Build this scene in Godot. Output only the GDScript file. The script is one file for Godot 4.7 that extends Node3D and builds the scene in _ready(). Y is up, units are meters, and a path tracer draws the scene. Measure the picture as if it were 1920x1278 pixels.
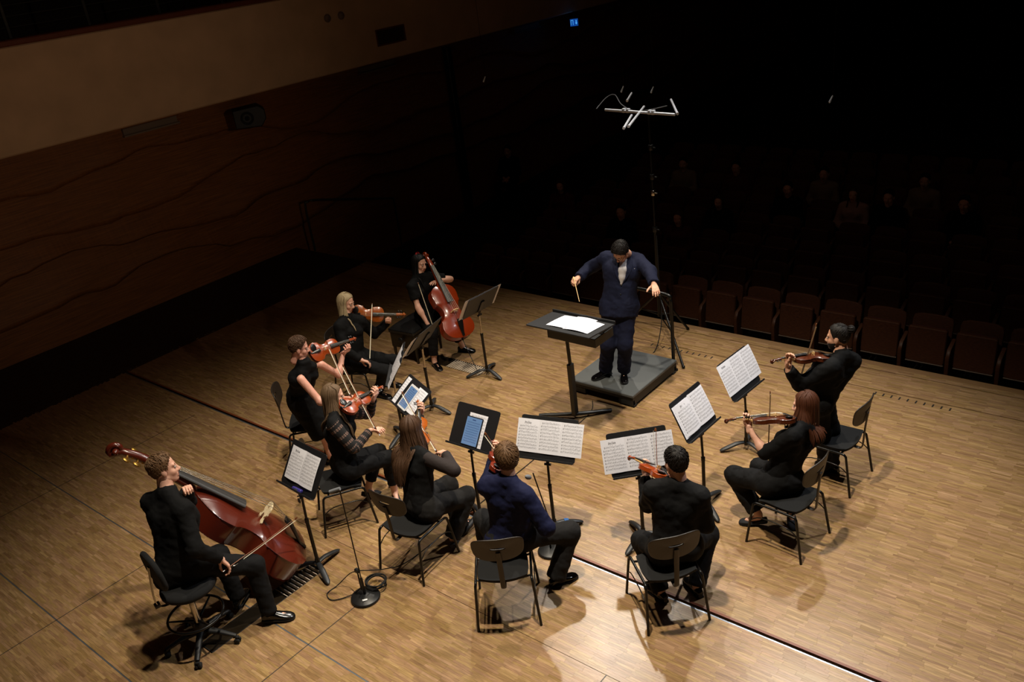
extends Node3D
# A chamber orchestra on a wooden concert-hall stage, seen from a balcony.
# World: x runs along the stage front (to the right), y is up, z runs from the hall (negative) towards the back of the stage.

const FLOOR_THICK := 0.06
const GRILLES := [[-6.03, -5.85, -3.49, -2.31], [-8.02, -7.07, -7.285, -7.075]]
var M := {}
var names := {}
var meshes := {}
var grain := FastNoiseLite.new()
var rng := RandomNumberGenerator.new()
var ordinals := ["first", "second", "third", "fourth", "fifth", "sixth", "seventh", "eighth", "ninth", "tenth", "eleventh", "twelfth", "thirteenth", "fourteenth", "fifteenth", "sixteenth", "seventeenth", "eighteenth", "nineteenth", "twentieth", "twenty-first", "twenty-second"]


func _ready() -> void:
	rng.seed = 77
	grain.seed = 5
	grain.frequency = 9.0
	# ---- camera
	var cam := Camera3D.new()
	cam.name = "camera"
	cam.fov = 42.244
	cam.near = 0.05
	cam.far = 120.0
	add_child(cam)
	cam.transform = Transform3D(Basis(Vector3(0.7714, -0.1179, -0.6254), Vector3(-0.1861, 0.8978, -0.3992), Vector3(0.6085, 0.4243, 0.6706)).orthonormalized(), Vector3(0, 5.1, 0))
	cam.current = true
	# ---- air and exposure
	var env := Environment.new()
	env.background_mode = Environment.BG_COLOR
	env.background_color = Color.BLACK
	env.tonemap_mode = Environment.TONE_MAPPER_LINEAR
	env.tonemap_exposure = 1.0
	env.sdfgi_enabled = true
	env.ssao_enabled = true
	env.ssil_enabled = true
	var we := WorldEnvironment.new()
	we.name = "world_environment"
	we.environment = env
	add_child(we)
	# ---- materials, then the unseen stage lamps
	make_materials()
	for lamp in UNSEEN_STAGE_LAMPS:
		unseen_stage_lamp(lamp[0], lamp[1], lamp[2], lamp[3], lamp[4], lamp[5])
	# ---- the place
	build_hall()
	build_floor()
	build_seats()
	# ---- the people first meshed on worker threads, then set up
	mesh_people()
	build_people()
	build_audience()
	# ---- furniture and instruments
	build_chairs()
	build_stands()
	build_instruments()
	build_podium()
	build_microphones()
	build_small_things()


# lamps out of view above and beside the stage: place, where it aims, energy, cone half angle, label, colour
var UNSEEN_STAGE_LAMPS := [
	[Vector3(-3.4, 9.2, -4.3), Vector3(-3.9, 0, -4.9), 78.0, 36.0, "black stage lamp hanging over the middle of the stage", Color(1.0, 0.95, 0.86)],
	[Vector3(-6.4, 9.2, -4.9), Vector3(-5.6, 0, -4.9), 26.0, 36.0, "black stage lamp hanging over the left half of the stage", Color(1.0, 0.93, 0.82)],
	[Vector3(-4.2, 8.8, -11.0), Vector3(-4.0, 0, -5.2), 44.0, 28.0, "black front lamp hanging above the stage edge, middle of three", Color(1.0, 0.97, 0.92)],
	[Vector3(-8.4, 8.8, -11.2), Vector3(-4.6, 0, -5.0), 40.0, 30.0, "black front lamp above the stage edge, nearest the side wall", Color(1.0, 0.96, 0.9)],
	[Vector3(-0.6, 8.8, -9.6), Vector3(-3.4, 0, -5.4), 30.0, 28.0, "black front lamp above the stage edge, farthest from the side wall", Color(0.95, 0.97, 1.0)],
	[Vector3(7.2, 6.2, -1.0), Vector3(-13.3, 2.6, -5.0), 16.0, 17.0, "black side lamp on the right, washing the carved wall and balcony opposite", Color(1.0, 0.9, 0.78)],  # out of view, placed to brighten the carved wall and balcony front
]


# ======================================================================= mesh builder
class Mb:
	var v := PackedVector3Array()
	var n := PackedVector3Array()
	var c := PackedColorArray()
	var u := PackedVector2Array()
	var i := PackedInt32Array()
	var tint := Color.WHITE

	func tri(a: Vector3, b: Vector3, d: Vector3) -> void:
		var m := (b - a).cross(d - a).normalized()
		var k := v.size()
		for p in [a, b, d]:
			v.append(p)
			n.append(m)
			c.append(tint)
			u.append(Vector2.ZERO)
		i.append_array(PackedInt32Array([k, k + 2, k + 1]))

	func quad(a: Vector3, b: Vector3, d: Vector3, e: Vector3, ua := Vector2.ZERO, ub := Vector2.ZERO, ud := Vector2.ZERO, ue := Vector2.ZERO) -> void:
		var m := (d - a).cross(e - b).normalized()
		var k := v.size()
		for p in [a, b, d, e]:
			v.append(p)
			n.append(m)
			c.append(tint)
		u.append_array(PackedVector2Array([ua, ub, ud, ue]))
		i.append_array(PackedInt32Array([k, k + 2, k + 1, k, k + 3, k + 2]))

	# rows x cols points, smooth; wrapped round the columns where wrap is set
	func grid(p: PackedVector3Array, rows: int, cols: int, wrap := false, uv := false, turn := 0) -> void:
		var nn := PackedVector3Array()
		nn.resize(p.size())
		var id := PackedInt32Array()
		var last := cols if wrap else cols - 1
		var mid := Vector3.ZERO
		for q in p:
			mid += q
		mid /= p.size()
		var vol := 0.0
		for r in rows - 1:
			for s in last:
				var a := r * cols + s
				var b := r * cols + (s + 1) % cols
				var d := a + cols
				var e := b + cols
				var m := (p[e] - p[a]).cross(p[d] - p[b])
				nn[a] += m
				nn[b] += m
				nn[d] += m
				nn[e] += m
				vol += m.dot((p[a] + p[e]) * 0.5 - mid)
				id.append_array(PackedInt32Array([a, e, b, a, d, e]))
		var flip := vol < 0.0 if turn == 0 else turn < 0
		var k := v.size()
		for j in p.size():
			v.append(p[j])
			var m := nn[j].normalized()
			n.append(-m if flip else m)
			c.append(tint)
			u.append(Vector2(float(j % cols) / maxf(1.0, cols - 1.0), float(j / cols) / maxf(1.0, rows - 1.0)) if uv else Vector2.ZERO)
		for j in range(0, id.size(), 3):
			i.append(k + id[j])
			i.append(k + (id[j + 2] if flip else id[j + 1]))
			i.append(k + (id[j + 1] if flip else id[j + 2]))

	func tube(path: PackedVector3Array, radii: PackedFloat32Array, sides := 8, caps := true, squash := 1.0, flat_up := Vector3.ZERO) -> void:
		var p := PackedVector3Array()
		var side := Vector3.ZERO
		var m := path.size()
		var rings := []
		for k in m:
			var d := (path[mini(k + 1, m - 1)] - path[maxi(k - 1, 0)]).normalized()
			if k == 0:
				var up := flat_up if flat_up != Vector3.ZERO else (Vector3.UP if absf(d.y) < 0.9 else Vector3.RIGHT)
				side = d.cross(up).normalized()
			side = (side - d * side.dot(d)).normalized()
			var w := side.cross(d)
			var r := radii[mini(k, radii.size() - 1)]
			for s in sides:
				var t := TAU * s / sides
				p.append(path[k] + side * cos(t) * r + w * sin(t) * r * squash)
		grid(p, m, sides, true)
		if caps:
			for e in [0, m - 1]:
				var ring := p.slice(e * sides, e * sides + sides)
				var out := (path[0] - path[1]) if e == 0 else (path[m - 1] - path[m - 2])
				fan(ring, path[e], out)

	func fan(ring: PackedVector3Array, mid: Vector3, out: Vector3) -> void:
		for s in ring.size():
			var a := ring[s]
			var b := ring[(s + 1) % ring.size()]
			if (a - mid).cross(b - mid).dot(out) > 0.0:
				tri(mid, a, b)
			else:
				tri(mid, b, a)

	func rod(a: Vector3, b: Vector3, r := 0.01, r2 := -1.0, sides := 8) -> void:
		tube(PackedVector3Array([a, b]), PackedFloat32Array([r, r if r2 < 0.0 else r2]), sides)

	# profile of (radius, height) turned round the y axis of xf
	func lathe(prof: PackedVector2Array, xf := Transform3D(), sides := 20) -> void:
		var p := PackedVector3Array()
		for q in prof:
			for s in sides:
				var t := TAU * s / sides
				p.append(xf * Vector3(cos(t) * q.x, q.y, sin(t) * q.x))
		grid(p, prof.size(), sides, true)

	func ball(xf: Transform3D, r: Vector3, rows := 8, sides := 12) -> void:
		var p := PackedVector3Array()
		for k in rows + 1:
			var a := PI * k / rows
			for s in sides:
				var t := TAU * s / sides
				p.append(xf * Vector3(sin(a) * cos(t) * r.x, cos(a) * r.y, sin(a) * sin(t) * r.z))
		grid(p, rows + 1, sides, true)

	# box with chamfered edges
	func box(xf: Transform3D, size: Vector3, bev := 0.0) -> void:
		var h := size * 0.5
		bev = minf(bev, minf(h.x, minf(h.y, h.z)) * 0.95)
		var f := func(x: int, y: int, z: int, ax: int) -> Vector3:
			var q := Vector3(h.x * x, h.y * y, h.z * z)
			if ax != 0: q.x -= bev * x
			if ax != 1: q.y -= bev * y
			if ax != 2: q.z -= bev * z
			return xf * q
		for s in [-1, 1]:
			_q4(f.call(s, -1, -1, 0), f.call(s, 1, -1, 0), f.call(s, 1, 1, 0), f.call(s, -1, 1, 0), xf.origin)
			_q4(f.call(-1, s, -1, 1), f.call(-1, s, 1, 1), f.call(1, s, 1, 1), f.call(1, s, -1, 1), xf.origin)
			_q4(f.call(-1, -1, s, 2), f.call(1, -1, s, 2), f.call(1, 1, s, 2), f.call(-1, 1, s, 2), xf.origin)
		if bev > 0.0:
			for s in [-1, 1]:
				for t in [-1, 1]:
					_q4(f.call(s, t, -1, 0), f.call(s, t, 1, 0), f.call(s, t, 1, 1), f.call(s, t, -1, 1), xf.origin)
					_q4(f.call(s, -1, t, 0), f.call(s, 1, t, 0), f.call(s, 1, t, 2), f.call(s, -1, t, 2), xf.origin)
					_q4(f.call(-1, s, t, 1), f.call(1, s, t, 1), f.call(1, s, t, 2), f.call(-1, s, t, 2), xf.origin)
					for w in [-1, 1]:
						var a: Vector3 = f.call(s, t, w, 0)
						var b: Vector3 = f.call(s, t, w, 1)
						var d: Vector3 = f.call(s, t, w, 2)
						if (b - a).cross(d - a).dot(a - xf.origin) > 0.0: tri(a, b, d)
						else: tri(a, d, b)

	func _q4(a: Vector3, b: Vector3, d: Vector3, e: Vector3, mid: Vector3) -> void:
		if (d - a).cross(e - b).dot((a + d) * 0.5 - mid) > 0.0: quad(a, b, d, e)
		else: quad(a, e, d, b)

	# flat polygon (x, y of xf) pushed out along z by depth, edges chamfered by bev
	func slab(poly: PackedVector2Array, depth: float, xf := Transform3D(), bev := 0.0) -> void:
		var id := Geometry2D.triangulate_polygon(poly)
		var mid := Vector2.ZERO
		for q in poly:
			mid += q
		mid /= poly.size()
		var inner := poly
		if bev > 0.0:
			inner = PackedVector2Array()
			for k in poly.size():
				var t := (poly[(k + 1) % poly.size()] - poly[k - 1]).normalized()
				var o := Vector2(t.y, -t.x)
				if o.dot(poly[k] - mid) < 0.0: o = -o
				inner.append(poly[k] - o * bev)
		for s in [-1.0, 1.0]:
			for k in range(0, id.size(), 3):
				var a := xf * Vector3(inner[id[k]].x, inner[id[k]].y, depth * 0.5 * s)
				var b := xf * Vector3(inner[id[k + 1]].x, inner[id[k + 1]].y, depth * 0.5 * s)
				var d := xf * Vector3(inner[id[k + 2]].x, inner[id[k + 2]].y, depth * 0.5 * s)
				if (b - a).cross(d - a).dot(xf.basis.z * s) > 0.0: tri(a, b, d)
				else: tri(a, d, b)
		var p := PackedVector3Array()
		var steps := [[inner, -0.5], [poly, -0.5 + bev / depth], [poly, 0.5 - bev / depth], [inner, 0.5]] if bev > 0.0 else [[poly, -0.5], [poly, 0.5]]
		for st in steps:
			for q: Vector2 in st[0]:
				p.append(xf * Vector3(q.x, q.y, depth * st[1]))
		grid(p, steps.size(), poly.size(), true)

	func add(o: Mb, xf := Transform3D()) -> void:
		var k := v.size()
		for j in o.v.size():
			v.append(xf * o.v[j])
			n.append((xf.basis * o.n[j]).normalized())
		c.append_array(o.c)
		u.append_array(o.u)
		for j in o.i:
			i.append(k + j)

	func mesh(uv := false, col := false) -> ArrayMesh:
		var a := []
		a.resize(Mesh.ARRAY_MAX)
		a[Mesh.ARRAY_VERTEX] = v
		a[Mesh.ARRAY_NORMAL] = n
		if uv: a[Mesh.ARRAY_TEX_UV] = u
		if col: a[Mesh.ARRAY_COLOR] = c
		a[Mesh.ARRAY_INDEX] = i
		var m := ArrayMesh.new()
		m.add_surface_from_arrays(Mesh.PRIMITIVE_TRIANGLES, a)
		return m


# ======================================================================= naming and registering
func numbered(called: String) -> String:
	if not names.has(called):
		names[called] = 0
		return called
	names[called] += 1
	return "%s_%03d" % [called, names[called]]


func tag(o: Node, label: String, category := "", group := "") -> void:
	o.set_meta("label", label)
	if category: o.set_meta("category", category)
	if group: o.set_meta("group", group)


func thing(called: String, label: String, category: String, at := Vector3.ZERO, turn := 0.0, group := "") -> Node3D:
	var o := Node3D.new()
	o.name = numbered(called)
	add_child(o)
	o.position = at
	o.rotation.y = turn
	tag(o, label, category, group)
	return o


func part(mb: Variant, called: String, mat: Material, parent: Node, uv := false, col := false) -> MeshInstance3D:
	var o := MeshInstance3D.new()
	o.name = numbered(called) if parent == self else called
	o.mesh = mb.mesh(uv, col) if mb is Mb else mb
	o.material_override = null
	o.set_surface_override_material(0, mat)
	parent.add_child(o, true)
	return o


func single(mb: Variant, called: String, mat: Material, label: String, category: String, group := "", uv := false, col := false) -> MeshInstance3D:
	var o := part(mb, called, mat, self, uv, col)
	tag(o, label, category, group)
	return o


func struct(mb: Variant, called: String, mat: Material, uv := false, col := false) -> MeshInstance3D:
	var o := part(mb, called, mat, self, uv, col)
	o.set_meta("kind", "structure")
	return o


func copy(o: Node3D, called: String, label: String, at: Vector3, turn: float, group := "") -> Node3D:
	var r: Node3D = o.duplicate()
	r.name = numbered(called)
	add_child(r)
	r.position = at
	r.rotation = Vector3(0, turn, 0)
	tag(r, label, "", group)
	return r


func pts(a: Array) -> PackedVector3Array:
	return PackedVector3Array(a)


func rad(a: Array) -> PackedFloat32Array:
	return PackedFloat32Array(a)


func at(p: Vector3, b := Basis.IDENTITY) -> Transform3D:
	return Transform3D(b, p)


# basis with y along dir and z as near to face as can be
func basis_y(dir: Vector3, face: Vector3) -> Basis:
	var y := dir.normalized()
	var z := (face - y * face.dot(y)).normalized()
	return Basis(y.cross(z), y, z)


func curve(p: Array, per := 6) -> PackedVector3Array:
	var out := PackedVector3Array()
	for k in p.size() - 1:
		var a: Vector3 = p[maxi(k - 1, 0)]
		var b: Vector3 = p[k]
		var c: Vector3 = p[k + 1]
		var d: Vector3 = p[mini(k + 2, p.size() - 1)]
		for s in per:
			out.append(b.cubic_interpolate(c, a, d, float(s) / per))
	out.append(p[p.size() - 1])
	return out


func round_rect(w: float, h: float, r: float, seg := 4) -> PackedVector2Array:
	var o := PackedVector2Array()
	var mid := [Vector2(w / 2 - r, h / 2 - r), Vector2(-w / 2 + r, h / 2 - r), Vector2(-w / 2 + r, -h / 2 + r), Vector2(w / 2 - r, -h / 2 + r)]
	for k in 4:
		for s in seg + 1:
			var t := PI / 2 * (k + float(s) / seg)
			o.append(mid[k] + Vector2(cos(t), sin(t)) * r)
	return o


# ======================================================================= materials
func mat(called: String, col: Color, rough := 0.6, metal := 0.0, spec := 0.5) -> StandardMaterial3D:
	var m := StandardMaterial3D.new()
	m.resource_name = called
	m.albedo_color = col
	m.roughness = rough
	m.metallic = metal
	m.metallic_specular = spec
	M[called] = m
	return m


# an image whose grey runs in streaks: long fibres along u, worn by a coarser noise
func streak_image(seed_: int, size: int, along: float, across: float, low: float, high: float) -> ImageTexture:
	var f := FastNoiseLite.new()
	f.seed = seed_
	f.noise_type = FastNoiseLite.TYPE_SIMPLEX_SMOOTH
	f.frequency = 1.0
	f.fractal_octaves = 3
	var im := Image.create(size, size, false, Image.FORMAT_RGB8)
	for y in size:
		for x in size:
			# blended with its own shift so that it repeats without a seam
			var a := float(x) / size
			var s := f.get_noise_2d(x * along, y * across) * (1.0 - a) + f.get_noise_2d((x - size) * along, y * across) * a
			var g := lerpf(low, high, clampf(0.5 + s, 0, 1))
			im.set_pixel(x, y, Color(g, g, g))
	return ImageTexture.create_from_image(im)


func triplanar(m: StandardMaterial3D, t: Texture2D, scale: Vector3, world := false) -> void:
	m.albedo_texture = t
	m.uv1_triplanar = true
	m.uv1_world_triplanar = world
	m.uv1_scale = scale


func make_materials() -> void:
	var fibre := streak_image(3, 256, 0.02, 0.35, 0.72, 1.0)
	var cloud := streak_image(9, 256, 0.03, 0.03, 0.7, 1.0)
	var fine := streak_image(14, 256, 0.3, 0.3, 0.8, 1.0)
	var parquet := mat("oak_parquet", Color(1, 1, 1), 0.30, 0.0, 0.5)
	parquet.vertex_color_use_as_albedo = true
	triplanar(parquet, fibre, Vector3(1.3, 1.3, 3.1), true)
	var lip := mat("stage_edge", Color(0.60, 0.46, 0.31), 0.5)
	triplanar(lip, fibre, Vector3(1, 1, 6), true)
	mat("floor_gap", Color(0.10, 0.07, 0.045), 0.8)
	mat("steel_strip", Color(0.55, 0.58, 0.62), 0.35, 0.8)
	var edge := mat("red_oak_edge", Color(0.52, 0.27, 0.15), 0.4)
	triplanar(edge, fibre, Vector3(2, 2, 6), true)
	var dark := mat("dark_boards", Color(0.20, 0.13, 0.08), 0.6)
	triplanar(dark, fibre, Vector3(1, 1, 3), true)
	var wood := mat("wall_wood", Color(0.62, 0.38, 0.17), 0.6)
	triplanar(wood, fibre, Vector3(0.3, 0.6, 0.25), true)
	var plaster := mat("balcony_plaster", Color(0.86, 0.70, 0.55), 0.85)
	triplanar(plaster, streak_image(19, 128, 0.03, 0.03, 0.94, 1.0), Vector3(0.4, 0.4, 0.4), true)
	mat("balcony_cap", Color(0.42, 0.2, 0.09), 0.5)
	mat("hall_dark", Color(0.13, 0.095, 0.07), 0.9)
	mat("hall_ceiling", Color(0.62, 0.47, 0.33), 0.8)
	var seat := mat("seat_wood", Color(0.42, 0.25, 0.16), 0.5)
	triplanar(seat, fibre, Vector3(3, 1, 3))
	mat("seat_cloth", Color(0.30, 0.13, 0.10), 0.95)
	mat("seat_edge", Color(0.5, 0.42, 0.36), 0.6)
	mat("rail_steel", Color(0.30, 0.29, 0.27), 0.4, 0.7)
	# furniture
	mat("black_paint", Color(0.07, 0.07, 0.072), 0.42)
	mat("black_tube", Color(0.06, 0.06, 0.062), 0.3, 0.3)
	mat("black_plastic", Color(0.055, 0.055, 0.06), 0.5)
	mat("desk_black", Color(0.085, 0.085, 0.095), 0.5)
	mat("cast_leg", Color(0.14, 0.145, 0.155), 0.45)
	var ply := mat("chair_back_ply", Color(0.16, 0.125, 0.095), 0.45)
	triplanar(ply, fibre, Vector3(3, 9, 3))
	var cloth := mat("seat_fabric", Color(0.06, 0.062, 0.068), 0.95)
	triplanar(cloth, fine, Vector3(9, 9, 9))
	mat("chrome", Color(0.75, 0.73, 0.70), 0.2, 1.0)
	mat("bench_leather", Color(0.09, 0.09, 0.095), 0.35)
	mat("bench_wood", Color(0.13, 0.10, 0.06), 0.35)
	mat("podium_top", Color(0.30, 0.31, 0.31), 0.5)
	mat("podium_side", Color(0.10, 0.10, 0.095), 0.55)
	mat("grille_dark", Color(0.20, 0.12, 0.10), 0.6)
	mat("grille_bar", Color(0.80, 0.73, 0.64), 0.5)
	mat("paper", Color(0.90, 0.90, 0.93), 0.85)
	mat("print_ink", Color(0.32, 0.32, 0.34), 0.8)
	mat("blue_tape", Color(0.15, 0.45, 0.75), 0.5)
	mat("white_label", Color(0.85, 0.85, 0.85), 0.6)
	mat("white_plastic", Color(0.85, 0.85, 0.86), 0.35)
	mat("purple_print", Color(0.25, 0.22, 0.55), 0.4)
	mat("rubber", Color(0.04, 0.04, 0.04), 0.8)
	mat("foam_grey", Color(0.42, 0.43, 0.45), 0.95)
	mat("aluminium", Color(0.86, 0.88, 0.92), 0.4, 0.35)
	mat("brass", Color(0.75, 0.58, 0.28), 0.3, 0.9)
	# instruments
	for w in [["varnish_amber", Color(0.72, 0.36, 0.08)], ["varnish_orange", Color(0.66, 0.27, 0.08)], ["varnish_red", Color(0.52, 0.17, 0.06)], ["varnish_brown", Color(0.36, 0.16, 0.07)], ["varnish_cello", Color(0.60, 0.20, 0.05)], ["varnish_bass", Color(0.40, 0.14, 0.08)]]:
		var vm := mat(w[0], w[1], 0.28)
		vm.clearcoat_enabled = true
		vm.clearcoat = 0.6
		vm.clearcoat_roughness = 0.12
		triplanar(vm, fibre, Vector3(16, 3, 16))
	mat("ebony", Color(0.07, 0.065, 0.065), 0.3)
	mat("ebony_worn", Color(0.24, 0.235, 0.235), 0.35)
	mat("maple", Color(0.86, 0.70, 0.46), 0.45)
	mat("pale_maple", Color(0.92, 0.85, 0.70), 0.5)
	mat("string_steel", Color(0.75, 0.74, 0.7), 0.3, 0.9)
	mat("bow_wood", Color(0.46, 0.26, 0.13), 0.35)
	mat("bow_hair", Color(0.86, 0.82, 0.72), 0.6)
	mat("baton_wood", Color(0.86, 0.72, 0.50), 0.6)
	# clothes
	for w in [["cloth_black", Color(0.055, 0.055, 0.06)], ["cloth_black_soft", Color(0.065, 0.065, 0.072)], ["trouser_black", Color(0.075, 0.075, 0.082)], ["trouser_charcoal", Color(0.125, 0.12, 0.12)], ["shirt_navy", Color(0.09, 0.105, 0.23)], ["suit_navy", Color(0.095, 0.11, 0.20)], ["shirt_white", Color(0.80, 0.78, 0.78)], ["sock_black", Color(0.05, 0.05, 0.055)]]:
		var cm := mat(w[0], w[1], 0.85)
		cm.metallic_specular = 0.3
		triplanar(cm, fine, Vector3(12, 12, 12))
	mat("shoe_leather", Color(0.045, 0.04, 0.042), 0.22)
	mat("patent_leather", Color(0.03, 0.025, 0.03), 0.06)
	mat("suede", Color(0.07, 0.07, 0.09), 0.8)
	# lace: a woven ground with flower bands, the skin-coloured gaps showing between
	var lace := Image.create(128, 128, false, Image.FORMAT_RGB8)
	for y in 128:
		for x in 128:
			var band := fposmod(y, 32.0) / 32.0
			var a := Vector2(fposmod(x, 16.0) - 8.0, fposmod(y, 32.0) - 12.0)
			var petal := absf(sin(a.angle() * 3.0)) * 5.0 + 2.0
			var hole := band < 0.75 and a.length() < petal and a.length() > 1.6 and (x + y) % 3 > 0
			lace.set_pixel(x, y, Color(0.74, 0.57, 0.50) if hole else Color(0.07, 0.065, 0.07))
	var lm := mat("lace", Color(1, 1, 1), 0.9)
	lm.albedo_texture = ImageTexture.create_from_image(lace)
	lm.texture_filter = BaseMaterial3D.TEXTURE_FILTER_LINEAR
	var sheer := mat("sheer_lace", Color(0.20, 0.13, 0.115), 0.85)
	triplanar(sheer, streak_image(31, 128, 0.4, 0.4, 0.25, 1.0), Vector3(14, 14, 14))
	# skin and hair
	for w in [["skin_light", Color(0.86, 0.66, 0.57)], ["skin_rose", Color(0.85, 0.62, 0.54)], ["skin_warm", Color(0.80, 0.60, 0.49)]]:
		var sm := mat(w[0], w[1], 0.48)
		sm.vertex_color_use_as_albedo = true
		sm.subsurf_scatter_enabled = true
		sm.subsurf_scatter_strength = 0.06
	var hair_streak := streak_image(21, 256, 0.4, 0.02, 0.55, 1.0)
	for w in [["hair_dark", Color(0.12, 0.095, 0.08)], ["hair_black", Color(0.04, 0.036, 0.038)], ["hair_brown", Color(0.36, 0.25, 0.17)], ["hair_light_brown", Color(0.50, 0.37, 0.25)], ["hair_chestnut", Color(0.36, 0.19, 0.10)], ["hair_blonde", Color(0.85, 0.76, 0.60)], ["hair_ash", Color(0.50, 0.40, 0.30)]]:
		var hm := mat(w[0], w[1], 0.6, 0.0, 0.35)
		triplanar(hm, hair_streak, Vector3(14, 4, 14))
	mat("eye_white", Color(0.66, 0.62, 0.59), 0.35)
	mat("eye_iris", Color(0.10, 0.08, 0.07), 0.2)
	mat("hair_clip", Color(0.70, 0.12, 0.12), 0.4)
	# lit things
	var glow := mat("lamp_glow", Color(1, 1, 1), 0.5)
	glow.emission_enabled = true
	glow.emission = Color(1.0, 0.96, 0.88)
	glow.emission_energy_multiplier = 6.0
	var exit_face := mat("exit_glow", Color(0.05, 0.12, 0.25), 0.5)
	exit_face.emission_enabled = true
	exit_face.emission = Color(0.06, 0.28, 0.62)
	exit_face.emission_energy_multiplier = 0.7
	var exit_mark := mat("exit_mark_glow", Color(0.5, 0.7, 0.9), 0.5)
	exit_mark.emission_enabled = true
	exit_mark.emission = Color(0.35, 0.75, 0.95)
	exit_mark.emission_energy_multiplier = 0.7
	for k in 4:
		var pm := mat("music_page_%d" % k, Color(1, 1, 1), 0.85)
		pm.albedo_texture = ImageTexture.create_from_image(music_page(k))
	var scr := mat("screen_glow", Color(0.05, 0.07, 0.1), 0.12)
	scr.emission_enabled = true
	scr.emission = Color.WHITE
	scr.emission_operator = BaseMaterial3D.EMISSION_OP_MULTIPLY
	scr.emission_texture = ImageTexture.create_from_image(screen_image())
	scr.emission_energy_multiplier = 0.8


# a printed page of music: a heading space on the first, then systems of five lines with notes
func music_page(k: int) -> Image:
	var w := 210
	var h := 297
	var im := Image.create(w, h, false, Image.FORMAT_RGB8)
	var paper := Color(0.90, 0.90, 0.935)
	im.fill(paper)
	rng.seed = 500 + k
	var top := 64 if k == 0 else 22
	var count: int = [8, 9, 9, 0][k]
	if k == 3:
		# a page hardly printed: two faint blocks
		for y in range(40, 120, 9):
			im.fill_rect(Rect2i(90 - y / 2, y, 90, 2), Color(0.70, 0.70, 0.73))
		return im
	var step := float(h - top - 14) / count
	var ink := Color(0.45, 0.45, 0.48)
	for s in count:
		var y := int(top + s * step)
		var x0 := 16 if s > 0 else 26
		for l in 5:
			im.fill_rect(Rect2i(x0, y + l * 3, w - x0 - 12, 1), Color(0.70, 0.70, 0.73))
		im.fill_rect(Rect2i(x0 + 2, y - 2, 4, 17), ink)
		for b in 5:
			im.fill_rect(Rect2i(x0 + int((w - x0 - 12) * b / 4.0), y, 1, 13), ink)
		var x := x0 + 12.0
		while x < w - 20:
			var ny := y + rng.randi_range(-2, 11)
			im.fill_rect(Rect2i(int(x), ny, 4, 3), ink)
			im.fill_rect(Rect2i(int(x) + 3, ny - 8, 1, 8), ink)
			if rng.randf() < 0.5:
				im.fill_rect(Rect2i(int(x) + 3, ny - 8, 8, 2), ink)
			x += rng.randf_range(6, 13)
	return im


func screen_image() -> Image:
	var im := Image.create(96, 140, false, Image.FORMAT_RGB8)
	im.fill(Color(0.44, 0.56, 0.70))
	for s in 9:
		var y := 24 + s * 12
		for l in 3:
			im.fill_rect(Rect2i(8, y + l * 2, 80, 1), Color(0.33, 0.43, 0.57))
		for q in 9:
			im.fill_rect(Rect2i(11 + q * 9, y - 1 + (q * s) % 5, 2, 2), Color(0.12, 0.18, 0.34))
	im.fill_rect(Rect2i(36, 10, 22, 4), Color(0.15, 0.22, 0.40))
	return im


# ======================================================================= the hall
func unseen_stage_lamp(where: Vector3, aim: Vector3, energy: float, half: float, label: String, col: Color) -> void:
	var o := thing("unseen_stage_lamp", label, "stage lamp", where, 0.0)
	o.basis = Basis.looking_at(aim - where, Vector3(0.3, 1, 0.1))
	var b := Mb.new()
	b.lathe(PackedVector2Array([Vector2(0.0, -0.42), Vector2(0.09, -0.42), Vector2(0.12, -0.36), Vector2(0.12, -0.10), Vector2(0.15, -0.06), Vector2(0.15, 0.0), Vector2(0.135, 0.0), Vector2(0.135, -0.03)]), at(Vector3.ZERO, Basis(Vector3.RIGHT, -PI / 2)), 24)
	part(b, "housing", M.black_paint, o)
	b = Mb.new()
	b.tube(curve([Vector3(-0.17, 0, 0.2), Vector3(-0.17, 0.2, 0.2), Vector3(0, 0.28, 0.2), Vector3(0.17, 0.2, 0.2), Vector3(0.17, 0, 0.2)]), rad([0.012]), 6)
	b.rod(Vector3(0, 0.27, 0.2), Vector3(0, 2.4, 0.6), 0.015)
	part(b, "yoke", M.black_tube, o)
	b = Mb.new()
	b.lathe(PackedVector2Array([Vector2(0.0, 0.0), Vector2(0.13, 0.0), Vector2(0.13, 0.012), Vector2(0.0, 0.02)]), at(Vector3(0, 0, -0.0), Basis(Vector3.RIGHT, -PI / 2)), 24)
	part(b, "lens_glow", M.lamp_glow, o)
	var l := SpotLight3D.new()
	l.name = "lamp_light"
	o.add_child(l, true)
	l.position = Vector3(0, 0, -0.06)
	l.light_color = col
	l.light_energy = energy
	l.light_size = 0.13
	l.spot_angle = half
	l.spot_angle_attenuation = 1.0
	l.spot_range = 40.0
	l.spot_attenuation = 2.0
	l.shadow_enabled = true


func slab_box(lo: Vector3, hi: Vector3, bev := 0.0) -> Mb:
	var b := Mb.new()
	b.box(at((lo + hi) * 0.5), hi - lo, bev)
	return b


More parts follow.
